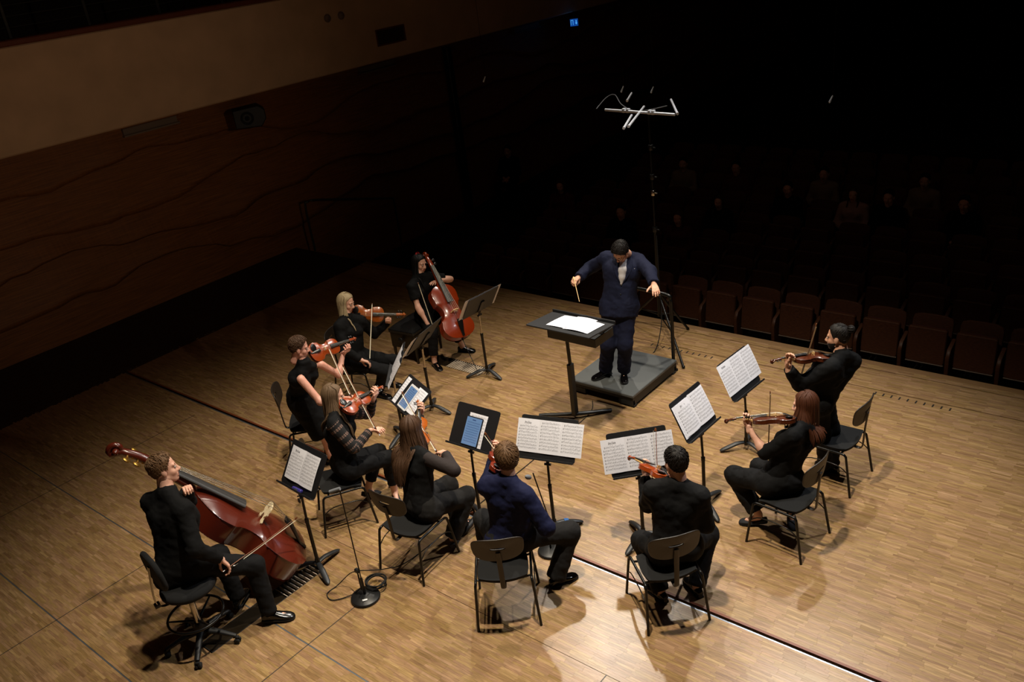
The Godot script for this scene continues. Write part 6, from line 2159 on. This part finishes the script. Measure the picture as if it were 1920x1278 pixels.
func instrument(called: String, label: String, cat: String, f: Transform3D, L: float, neck: float, deep: float, varnish: String, side: Array, kind: String) -> Node3D:
	# frame: bottom of the body in the middle of the ribs, y along the neck, z out of the top
	var o := thing(called, label, cat, f.origin)
	o.basis = f.basis
	var big := kind != "violin"
	var edge := PackedVector2Array()
	for q: Vector2 in side: edge.append(q * L)
	for k in range(side.size() - 2, 0, -1): edge.append(Vector2(-side[k].x, side[k].y) * L)
	var n := edge.size()
	var rings := [1.0, 0.985, 0.94, 0.86, 0.72, 0.52, 0.30, 0.08]
	for s in [1.0, -1.0]:
		var p := PackedVector3Array()
		var arch := L * (0.040 if not big else 0.045) * (1.0 if s > 0 or kind != "bass" else 0.25)
		for r: float in rings:
			for q in edge:
				var spine := Vector2(0, clampf(q.y, L * 0.24, L * 0.80))
				var e := spine + (q - spine) * r
				var z := deep * 0.5 + 0.0035 * L / 0.36 * (0.5 if big else 1.0) + arch * pow(1.0 - pow(maxf(0.0, (r - 0.06) / 0.90), 2.0), 1.0) if r < 0.965 else deep * 0.5 + 0.0035 * (1.0 if r < 1.0 else 0.2)
				p.append(Vector3(e.x, e.y, z * s))
		var b := Mb.new()
		var inner := PackedVector3Array(p.slice(p.size() - n))
		b.grid(p, rings.size(), n, true, false, 0)
		var c := Vector3.ZERO
		for q in inner: c += q
		b.fan(inner, c / n, Vector3(0, 0, s))
		part(b, "top_plate" if s > 0 else "back_plate", M[varnish], o)
	# ribs, set in a little from the plates' edges
	var rp := PackedVector3Array()
	for z in [-0.5, 0.5]:
		for q in edge:
			var spine := Vector2(0, clampf(q.y, L * 0.24, L * 0.80))
			var e := spine + (q - spine) * 0.972
			rp.append(Vector3(e.x, e.y, deep * z))
	var rb := Mb.new()
	rb.grid(rp, 2, n, true)
	part(rb, "ribs", M[varnish], o)
	var zt := deep * 0.5
	var k := L / 0.356
	# f-holes: dark inlays, their colour standing in for the shade of open slots
	for sx in [-1.0, 1.0]:
		var b := Mb.new()
		var y0 := L * 0.545
		var lift := zt + L * 0.021
		b.tube(curve([Vector3(0.060 * sx, 0.36, lift / L + 0.010) * L, Vector3(0.085 * sx, 0.375, lift / L + 0.008) * L, Vector3(0.098 * sx, 0.42, lift / L + 0.004) * L, Vector3(0.106 * sx * 0.95, 0.47, lift / L + 0.004) * L, Vector3(0.115 * sx * 0.92, 0.53, lift / L + 0.001) * L, Vector3(0.130 * sx * 0.9, 0.56, lift / L - 0.002) * L], 3), rad([0.008 * L, 0.006 * L, 0.005 * L, 0.006 * L, 0.006 * L, 0.007 * L, 0.008 * L, 0.009 * L, 0.009 * L, 0.008 * L, 0.007 * L, 0.006 * L, 0.006 * L, 0.006 * L, 0.007 * L, 0.009 * L]), 6, true, 0.5, Vector3(0, 0, 1))
		part(b, "sound_hole_shade", M.ebony, o)
	# neck, fingerboard, scroll
	var yb := L
	var yn := L + neck
	var zn := zt + L * 0.012
	var nb := Mb.new()
	nb.tube(pts([Vector3(0, yb - 0.004 * k, zt - 0.014 * k), Vector3(0, yb + 0.012 * k, zt - 0.004 * k), Vector3(0, yb + 0.03 * k, zn - 0.002 * k), Vector3(0, yn, zn - 0.001 * k)]), rad([0.017 * k, 0.0165 * k, 0.0145 * k, 0.0115 * k]), 10, true, 0.85, Vector3(0, 0, 1))
	part(nb, "neck", M[varnish] if kind != "violin" else M.maple, o)
	var fb := Mb.new()
	var y1 := L * (0.66 if kind == "violin" else 0.63)
	var zf := zn + 0.010 * k
	var zf1 := zt + L * 0.095
	var fp := PackedVector3Array()
	for q in [[yn, 0.0118 * k, zf], [y1, 0.0215 * k, zf1]]:
		for c in 7:
			var a := lerpf(-1.0, 1.0, c / 6.0)
			fp.append(Vector3(a * q[1], q[0], q[2] + 0.004 * k * (1 - a * a)))
		for c in 2:
			fp.append(Vector3([0.95, -0.95][c] * q[1], q[0], q[2] - 0.005 * k))
	fb.grid(fp, 2, 9, true)
	fb.fan(fp.slice(9, 18), Vector3(0, y1, zf1), Vector3(0, -1, 0))
	fb.fan(fp.slice(0, 9), Vector3(0, yn, zf), Vector3(0, 1, 0))
	part(fb, "fingerboard", M.ebony if kind == "violin" else M.ebony_worn, o)
	# peg box curving back, then the spiral
	var sc := Mb.new()
	var path := PackedVector3Array()
	var rr := PackedFloat32Array()
	var hb := 0.068 * k
	for q in 6:
		var u := q / 5.0
		path.append(Vector3(0, yn + hb * u, zn + 0.003 * k - 0.012 * k * u * u))
		rr.append(lerpf(0.0125, 0.0095, u) * k)
	var cen := Vector3(0, yn + hb + 0.010 * k, zn - 0.012 * k - 0.002 * k)
	for q in 22:
		var t := q / 21.0
		var a := 0.3 + t * TAU * 1.45
		var rs := lerpf(0.0185, 0.004, t) * k
		path.append(cen + Vector3(0, sin(a) * rs + 0.004 * k, -cos(a) * rs) + Vector3(0, 0.0, 0.0))
		rr.append(lerpf(0.0085, 0.0035, t) * k)
	sc.tube(path, rr, 8, true, 1.25, Vector3(1, 0, 0))
	sc.lathe(PackedVector2Array([Vector2(0, -0.021 * k), Vector2(0.006 * k, -0.021 * k), Vector2(0.009 * k, -0.012 * k), Vector2(0.009 * k, 0.012 * k), Vector2(0.006 * k, 0.021 * k), Vector2(0, 0.021 * k)]), at(cen + Vector3(0, 0.004 * k, 0), Basis(Vector3.BACK, PI / 2)), 12)
	part(sc, "scroll", M[varnish], o)
	for q in 4:
		var b := Mb.new()
		var sx := -1.0 if q % 2 else 1.0
		var c := Vector3(0, yn + hb * (0.18 + 0.2 * q), zn - 0.004 * k - 0.01 * k * pow(0.2 * q, 2))
		b.rod(c - Vector3(0.012 * k * sx, 0, 0), c + Vector3(0.026 * k * sx, 0, 0), 0.0032 * k, 0.004 * k)
		b.ball(at(c + Vector3(0.034 * k * sx, 0, 0)), Vector3(0.010 * k, 0.0105 * k, 0.0035 * k), 6, 10)
		part(b, "peg", M.ebony if kind != "bass" else M.brass, o)
	# bridge: a pierced maple plate
	var by := L * (0.455 if kind == "violin" else 0.46)
	var h := (0.036 if kind == "violin" else 0.040) * k * (1.0 if kind != "bass" else 1.4)
	var bz := zt + L * (0.040 if not big else 0.045) * 0.95
	var bw := 0.021 * k * (1.3 if kind == "bass" else 1.1 if big else 1.0)
	var br := Mb.new()
	var bd := 0.0045 * k
	var bm := Transform3D(Basis(Vector3.RIGHT, Vector3(0, 0, 1), Vector3(0, -1, 0)), Vector3(0, by, bz))
	for sx in [-1.0, 1.0]:
		var half := PackedVector2Array()
		for q in [Vector2(0.35, 0.0), Vector2(1.0, 0.0), Vector2(1.0, 0.10), Vector2(0.72, 0.18), Vector2(0.62, 0.34), Vector2(0.92, 0.44), Vector2(1.02, 0.56), Vector2(0.80, 0.62), Vector2(0.88, 0.78), Vector2(0.70, 0.90), Vector2(0.36, 0.98), Vector2(0.0, 1.0), Vector2(0.0, 0.80), Vector2(0.22, 0.74), Vector2(0.24, 0.60), Vector2(0.0, 0.54), Vector2(0.0, 0.38), Vector2(0.24, 0.33), Vector2(0.36, 0.16)]:
			half.append(Vector2(q.x * bw * sx, q.y * h))
		br.slab(half, bd, bm)
	part(br, "bridge", M.pale_maple if kind == "bass" else M.maple, o)
	# tailpiece
	var tp := Mb.new()
	var tz0 := bz + h * 0.62
	tp.tube(pts([Vector3(0, by - 0.058 * k, tz0), Vector3(0, by - 0.075 * k, tz0 - 0.002 * k), Vector3(0, 0.03 * k, zt + 0.012 * k), Vector3(0, 0.008 * k, zt + 0.008 * k)]), rad([0.018 * k, 0.019 * k, 0.011 * k, 0.008 * k]), 8, true, 0.3, Vector3(0, 0, 1))
	tp.rod(Vector3(0, 0.012 * k, zt + 0.008 * k), Vector3(0, -0.006 * k, zt * 0.3), 0.004 * k)
	part(tp, "tailpiece", M.ebony, o)
	for q in 4:
		var x := (q - 1.5)
		var b := Mb.new()
		var w := 0.0006 if not big else (0.0013 if kind == "cello" else 0.0022)
		b.tube(pts([Vector3(x * 0.0045 * k, yn, zf + 0.0055 * k), Vector3(x * 0.011 * k * (1.1 if big else 1.0), by, bz + h * (1.0 - 0.05 * x * x * 0.3)), Vector3(x * 0.008 * k, by - 0.058 * k, tz0 + 0.003 * k)]), rad([w]), 5)
		part(b, "string", M.string_steel, o)
	if kind == "violin":
		var cr := Mb.new()
		cr.ball(at(Vector3(-0.048 * k, 0.052 * k, zt + 0.020 * k), Basis(Vector3.UP, 0.15)), Vector3(0.042, 0.032, 0.008) * k, 8, 16)
		cr.box(at(Vector3(-0.018 * k, 0.006 * k, zt * 0.4)), Vector3(0.03, 0.012, 0.034) * k, 0.003)
		part(cr, "chin_rest", M.ebony, o)
		var sr := Mb.new()
		sr.tube(curve([Vector3(-0.095, 0.09, -0.040) * k, Vector3(-0.04, 0.075, -0.050) * k, Vector3(0.03, 0.075, -0.046) * k, Vector3(0.095, 0.10, -0.036) * k], 4), rad([0.012 * k]), 8, true, 0.45)
		for sx in [-1.0, 1.0]:
			sr.rod(Vector3(0.085 * sx, 0.09, -0.04) * k, Vector3(0.099 * sx, 0.09, -0.012) * k, 0.003)
		part(sr, "shoulder_rest", M.rubber, o)
	else:
		var ep := Mb.new()
		ep.rod(Vector3(0, 0.01, 0), Vector3(0, -0.03 * k * 0.4, 0), 0.014 * k * 0.4, 0.01 * k * 0.4)
		ep.rod(Vector3(0, 0, 0), Vector3(0, -(0.49 if kind == "cello" else 0.15), 0), 0.005 if kind == "cello" else 0.007)
		part(ep, "endpin", M.black_tube, o)
	return o


func bow(frog: Vector3, tip: Vector3, hair_side: Vector3, label: String, length := 0.73, wood := "bow_wood") -> void:
	var d := (tip - frog).normalized()
	var o := thing("bow", label, "bow", frog)
	o.basis = basis_y(d, hair_side)
	var b := Mb.new()
	b.tube(curve([Vector3(0, -0.045, 0), Vector3(0, 0.1, 0.0), Vector3(0, 0.4 * length / 0.73, 0.007), Vector3(0, 0.62 * length / 0.73, 0.002), Vector3(0, length - 0.02, -0.003)], 5), rad([0.0045, 0.0042, 0.0042, 0.004, 0.004, 0.004, 0.0038, 0.0036, 0.0035, 0.0034, 0.0032, 0.003, 0.003, 0.0028, 0.0028, 0.0026, 0.0026, 0.0026, 0.0025, 0.0025, 0.0025]), 7)
	b.slab(PackedVector2Array([Vector2(-0.008, -0.004), Vector2(0.012, -0.004), Vector2(0.010, 0.008), Vector2(0.004, 0.022), Vector2(-0.004, 0.020)]), 0.007, at(Vector3(0, length - 0.02, 0.0), Basis(Vector3.UP, -PI / 2) * Basis(Vector3.BACK, PI / 2) * Basis(Vector3.BACK, -PI / 2)), 0.001)
	part(b, "stick", M[wood], o)
	b = Mb.new()
	b.box(at(Vector3(0, 0.012, 0.012)), Vector3(0.009, 0.046, 0.020), 0.003)
	part(b, "frog", M.ebony, o)
	b = Mb.new()
	b.rod(Vector3(0, -0.062, 0), Vector3(0, -0.044, 0), 0.0045)
	b.rod(Vector3(0, 0.034, 0.017), Vector3(0, 0.044, 0.017), 0.0055)
	part(b, "mount", M.aluminium, o)
	b = Mb.new()
	b.box(at(Vector3(0, (length + 0.02) * 0.5, 0.0195)), Vector3(0.009, length - 0.06, 0.0012))
	part(b, "hair", M.bow_hair, o)


func build_instruments() -> void:
	var v := {"lace_woman": ["violin", "varnish_orange", "glossy orange violin held by the woman with lace sleeves"], "sleeveless_woman": ["violin", "varnish_orange", "violin shining pale in the light, held by the sleeveless woman"], "blonde_woman": ["viola", "varnish_amber", "large amber viola held by the blonde woman"], "bun_man": ["violin", "varnish_brown", "dark golden violin held level by the man with the hair bun"], "right_woman": ["violin", "varnish_brown", "dark brown violin held level by the woman with chestnut hair"], "black_shirt_man": ["violin", "varnish_orange", "orange-brown violin beside the head of the man in the black shirt"], "blue_shirt_man": ["violin", "varnish_red", "violin mostly hidden by the head of the man in the navy shirt"], "long_haired_woman": ["violin", "varnish_amber", "golden violin mostly hidden by the woman with wavy brown hair"]}
	var bows := {"bassist": "dark bow pointing to the right in the hand of the double bass player", "lace_woman": "bow crossing the strings of the lace-sleeved woman's violin", "sleeveless_woman": "bow slanting down from the sleeveless woman's violin", "blonde_woman": "bow held upright on her lap by the blonde woman", "cellist": "pale bow held slanting beside the cello", "bun_man": "bow rising steeply from the bun-haired man's violin", "right_woman": "bow standing upright across the chestnut-haired woman's violin", "black_shirt_man": "bow rising before the sheet of the man in the black shirt", "blue_shirt_man": "bow hidden in front of the man in the navy shirt", "long_haired_woman": "bow showing its tip before the white-framed tablet, held by the wavy-haired woman"}
	for s in people:
		if v.has(s.key):
			var f := violin_frame(s)
			var q: Array = v[s.key]
			instrument(q[0], q[2], q[0], f, 0.356 * s.size, 0.13 * s.size, 0.031 * s.size, q[1], VIOLIN_SIDE, "violin")
		if bows.has(s.key):
			var side := Vector3.DOWN
			if s.has("face"):
				side = -violin_frame(s).basis.z
			elif s.key == "cellist":
				side = Vector3(0.74, 0.3, 0.6)
			if s.key == "blonde_woman":
				side = Vector3(0.74, 0.37, 0.56)
			bow(s.j.fr, s.j.tip, side, bows[s.key], 0.70 if s.key in ["bassist", "cellist"] else 0.73)
		if s.key == "conductor":
			var o := thing("baton", "pale wooden baton in the right hand of the conductor", "baton", s.j.fr)
			o.basis = basis_y(s.j.tip - s.j.fr, Vector3.UP)
			var b := Mb.new()
			b.rod(Vector3(0, -0.01, 0), Vector3(0, 0.36, 0), 0.0045, 0.0028)
			part(b, "shaft", M.baton_wood, o)
			b = Mb.new()
			b.lathe(PackedVector2Array([Vector2(0, -0.05), Vector2(0.009, -0.045), Vector2(0.011, -0.02), Vector2(0.005, 0.006), Vector2(0.0, 0.008)]), at(Vector3.ZERO), 12)
			part(b, "grip", M.baton_wood, o)
	# cello
	var a := Vector3(-0.622, 0.747, -0.235).normalized()
	var n := Vector3(0.805, 0.575, 0.149)
	n = (n - a * n.dot(a)).normalized()
	instrument("cello", "warm red-orange cello held between the knees of the cellist", "cello", Transform3D(Basis(a.cross(n), a, n), Vector3(-7.408, 0.384, -7.227)), 0.77, 0.275, 0.115, "varnish_cello", VIOLIN_SIDE, "cello")
	# double bass
	a = Vector3(-0.404, 0.756, 0.515).normalized()
	n = Vector3(0.399, 0.652, -0.645)
	n = (n - a * n.dot(a)).normalized()
	instrument("double_bass", "large dark red-brown double bass leaning against its seated player", "double bass", Transform3D(Basis(a.cross(n), a, n), Vector3(-6.047, 0.116, -3.407)), 1.16, 0.46, 0.20, "varnish_bass", BASS_SIDE, "bass")


# ======================================================================= microphones
func build_microphones() -> void:
	# tall stand with a bar of microphones behind the conductor
	var o := thing("microphone_stand", "very tall dark stand carrying a bar of microphones behind the conductor", "microphone stand", Vector3(-5.58, 0, -9.05))
	var b := Mb.new()
	b.rod(Vector3(0, 0.28, 0), Vector3(0, 1.5, 0), 0.022)
	part(b, "pole", M.black_tube, o)
	b = Mb.new()
	b.rod(Vector3(0, 1.5, 0), Vector3(-0.02, 2.9, -0.02), 0.014)
	part(b, "pole", M.black_tube, o)
	for q in [Vector3(0.72, 0.02, 0.68), Vector3(0.24, 0.02, -0.30), Vector3(-0.62, 0.02, -0.18)]:
		b = Mb.new()
		b.rod(Vector3(0, 0.62, 0), q, 0.016)
		b.rod(Vector3(0, 0.30, 0), q.lerp(Vector3(0, 0.62, 0), 0.45), 0.008)
		b.ball(at(q), Vector3(0.022, 0.02, 0.022), 5, 8)
		part(b, "leg", M.black_tube, o)
	for y in [0.62, 1.47, 1.94, 2.14, 2.5]:
		b = Mb.new()
		b.lathe(PackedVector2Array([Vector2(0, -0.03), Vector2(0.03, -0.03), Vector2(0.03, 0.03), Vector2(0, 0.03)]), at(Vector3(0, y, 0)), 12)
		b.rod(Vector3(0.03, y, 0), Vector3(0.07, y, 0.01), 0.009)
		part(b, "clamp", M.chrome if y == 1.94 else M.black_paint, o)
	b = Mb.new()
	b.rod(Vector3(-0.56, 2.95, 0.08), Vector3(0.46, 2.95, 0.20), 0.016)
	part(b, "bar", M.aluminium, o)
	for q in [[Vector3(-0.15, 2.95, -0.14), Vector3(0.21, 2.95, 0.76)], [Vector3(-0.10, 2.93, 0.22), Vector3(0.15, 2.93, 0.77)], [Vector3(0.04, 2.97, -0.45), Vector3(0.49, 2.97, 0.20)], [Vector3(-0.62, 3.0, -0.62), Vector3(-0.54, 2.97, -0.40)]]:
		b = Mb.new()
		b.rod(q[0], q[1], 0.014)
		b.rod(q[1], q[1] + (q[1] - q[0]).normalized() * 0.05, 0.016)
		part(b, "microphone", M.aluminium, o)
	for x in [-0.28, -0.22, 0.10, 0.15]:
		b = Mb.new()
		b.box(at(Vector3(x, 2.955, 0.13 + x * 0.12)), Vector3(0.04, 0.05, 0.05), 0.006)
		part(b, "clip", M.aluminium, o)
	b = Mb.new()
	b.tube(curve([Vector3(-0.71, 2.95, 0.05), Vector3(-0.92, 2.97, -0.5), Vector3(-0.86, 2.98, -0.6), Vector3(-0.5, 2.95, -0.2), Vector3(-0.14, 2.93, 0.02), Vector3(0.1, 2.94, -0.25)], 6), rad([0.006]), 6)
	part(b, "cable", M.foam_grey, o)
	b = Mb.new()
	b.tube(curve([Vector3(0.03, 1.4, 0.02), Vector3(0.06, 0.8, 0.06), Vector3(0.12, 0.3, 0.15), Vector3(0.18, 0.012, 0.45), Vector3(0.05, 0.008, 0.62), Vector3(-0.2, 0.008, 0.75)], 6), rad([0.006]), 6)
	part(b, "cable", M.rubber, o)
	# small hanging microphones
	for k in 4:
		var p: Vector3 = [Vector3(-8.49, 3.2, -9.5), Vector3(-3.59, 3.02, -9.5), Vector3(-6.22, 3.09, -9.5), Vector3(-5.79, 3.09, -9.5)][k]
		var label: String = ["tiny microphone hanging on a wire over the stage edge, nearest the side wall", "tiny microphone hanging on a wire over the stage edge, far to the right", "tiny microphone hanging above the left end of the microphone bar", "tiny microphone hanging above the right end of the microphone bar"][k]
		o = thing("hanging_microphone", label, "microphone", p, 0.0, "hanging microphones")
		b = Mb.new()
		b.rod(Vector3(-0.012, -0.03, 0.012), Vector3(0.01, 0.03, -0.01), 0.011, 0.007)
		b.ball(at(Vector3(-0.013, -0.034, 0.013)), Vector3(0.012, 0.012, 0.012), 6, 8)
		part(b, "capsule", M.aluminium, o)
		b = Mb.new()
		b.rod(Vector3(0.01, 0.03, -0.01), Vector3(0.01, 8.9, -0.01), 0.0025, -1, 5)
		part(b, "wire", M.black_tube, o)
	# small stand with a round foot by the bass player
	o = thing("floor_microphone", "thin microphone stand with a heavy round black foot beside the bass player's stand", "microphone stand", Vector3(-5.22, 0, -3.45))
	b = Mb.new()
	b.lathe(PackedVector2Array([Vector2(0, 0), Vector2(0.125, 0), Vector2(0.13, 0.012), Vector2(0.124, 0.03), Vector2(0.06, 0.042), Vector2(0.02, 0.05), Vector2(0, 0.05)]), at(Vector3.ZERO), 36)
	part(b, "foot", M.black_paint, o)
	b = Mb.new()
	b.box(at(Vector3(0.055, 0.045, 0.05), Basis(Vector3.UP, 0.9) * Basis(Vector3.RIGHT, 0.13)), Vector3(0.042, 0.002, 0.018))
	part(b, "sticker", M.white_label, o)
	b = Mb.new()
	b.rod(Vector3(0, 0.04, 0), Vector3(0, 0.22, 0), 0.012)
	b.rod(Vector3(0, 0.22, 0), Vector3(-0.03, 1.13, -0.02), 0.0055)
	part(b, "pole", M.black_tube, o)
	b = Mb.new()
	b.rod(Vector3(-0.035, 0.08, 0.0), Vector3(-0.045, 0.30, -0.01), 0.007)
	b.box(at(Vector3(-0.03, 0.29, 0)), Vector3(0.05, 0.04, 0.035), 0.008)
	part(b, "clutch", M.black_plastic, o)
	b = Mb.new()
	b.rod(Vector3(-0.02, 1.13, -0.02), Vector3(-0.10, 1.10, 0.03), 0.015, 0.015, 12)
	part(b, "microphone", M.foam_grey, o)
	# the microphone in front of the man in the navy shirt
	o = thing("boom_microphone", "grey foam-headed microphone on a slanting rod beside the navy shirt's shoulder", "microphone stand", Vector3(-4.20, 0, -4.78))
	b = Mb.new()
	b.lathe(PackedVector2Array([Vector2(0, 0), Vector2(0.115, 0), Vector2(0.12, 0.012), Vector2(0.11, 0.028), Vector2(0.03, 0.04), Vector2(0, 0.04)]), at(Vector3.ZERO), 30)
	part(b, "foot", M.black_paint, o)
	b = Mb.new()
	b.rod(Vector3(0, 0.03, 0), Vector3(0.01, 0.42, 0), 0.009)
	b.rod(Vector3(0.01, 0.42, 0), Vector3(-0.005, 0.90, 0.10), 0.006)
	part(b, "pole", M.black_tube, o)
	b = Mb.new()
	b.ball(at(Vector3(-0.02, 0.885, 0.15), Basis(Vector3.RIGHT, 0.9)), Vector3(0.022, 0.042, 0.022), 8, 12)
	part(b, "foam_head", M.foam_grey, o)


func build_small_things() -> void:
	# coil of cable on the round foot, and the cable across the floor
	var b := Mb.new()
	var coil := PackedVector3Array()
	for k in 90:
		var t := k / 90.0 * TAU * 4.0
		coil.append(Vector3(-5.235 + (0.085 + 0.012 * sin(t * 0.37)) * cos(t), 0.055 + 0.006 * k / 22.0 + 0.008 * sin(t * 0.7), -3.60 + (0.085 + 0.010 * cos(t * 0.53)) * sin(t)))
	b.tube(coil, rad([0.0065]), 6)
	single(b, "cable_coil", M.rubber, "coil of black cable lying behind the round microphone foot", "cable coil")
	b = Mb.new()
	b.tube(curve([Vector3(-5.25, 0.28, -3.46), Vector3(-5.42, 0.16, -3.48), Vector3(-5.55, 0.02, -3.42), Vector3(-5.56, 0.008, -3.30), Vector3(-5.45, 0.008, -3.27), Vector3(-5.34, 0.02, -3.40), Vector3(-5.26, 0.10, -3.47)], 6), rad([0.0045]), 6)
	b.tube(curve([Vector3(-5.24, 0.28, -3.47), Vector3(-5.24, 0.10, -3.75), Vector3(-5.235, 0.007, -4.05), Vector3(-5.24, 0.006, -4.9), Vector3(-5.25, 0.006, -6.0), Vector3(-5.26, 0.006, -6.9), Vector3(-5.4, 0.006, -7.2)], 6), rad([0.0045]), 6)
	single(b, "microphone_cable", M.rubber, "thin dark cable looping from the round-footed microphone and running across the floor to the podium", "cable")
	# grilles let into the floor
	var said := ["dark floor grille with pale bars in front of the bass player", "dark floor grille with many pale slats under the feet of the cellist's stand"]
	for k in 2:
		var q: Array = GRILLES[k]
		var mid := Vector3((q[0] + q[1]) * 0.5, 0, (q[2] + q[3]) * 0.5)
		var gr := thing("floor_grille", said[k], "floor grille", mid)
		var hx: float = (q[1] - q[0]) * 0.5
		var hz: float = (q[3] - q[2]) * 0.5
		part(slab_box(Vector3(-hx, -0.059, -hz), Vector3(hx, -0.052, hz)), "tray", M.bench_wood, gr)
		for sx in [-1.0, 1.0]:
			part(slab_box(Vector3(hx * sx - 0.003, -0.05, -hz), Vector3(hx * sx + 0.003, 0.0025, hz), 0.001), "frame", M.cast_leg, gr)
			part(slab_box(Vector3(-hx, -0.05, hz * sx - 0.003), Vector3(hx, 0.0025, hz * sx + 0.003), 0.001), "frame", M.cast_leg, gr)
		# closed lid over one end, slats over the other
		if k == 0:
			part(slab_box(Vector3(-hx + 0.004, -0.012, -hz + 0.42), Vector3(hx - 0.004, 0.001, hz - 0.004), 0.001), "lid", M.bench_wood, gr)
			for n in 10:
				part(slab_box(Vector3(-hx + 0.004, -0.03, -hz + 0.02 + 0.042 * n), Vector3(hx - 0.004, 0.002, -hz + 0.028 + 0.042 * n), 0.001), "slat", M.grille_bar, gr)
		else:
			part(slab_box(Vector3(-hx + 0.004, -0.012, -hz + 0.004), Vector3(-hx + 0.36, 0.001, hz - 0.004), 0.001), "lid", M.bench_wood, gr)
			for n in 16:
				part(slab_box(Vector3(-hx + 0.38 + 0.036 * n, -0.03, -hz + 0.004), Vector3(-hx + 0.392 + 0.036 * n, 0.002, hz - 0.004), 0.001), "slat", M.grille_bar, gr)
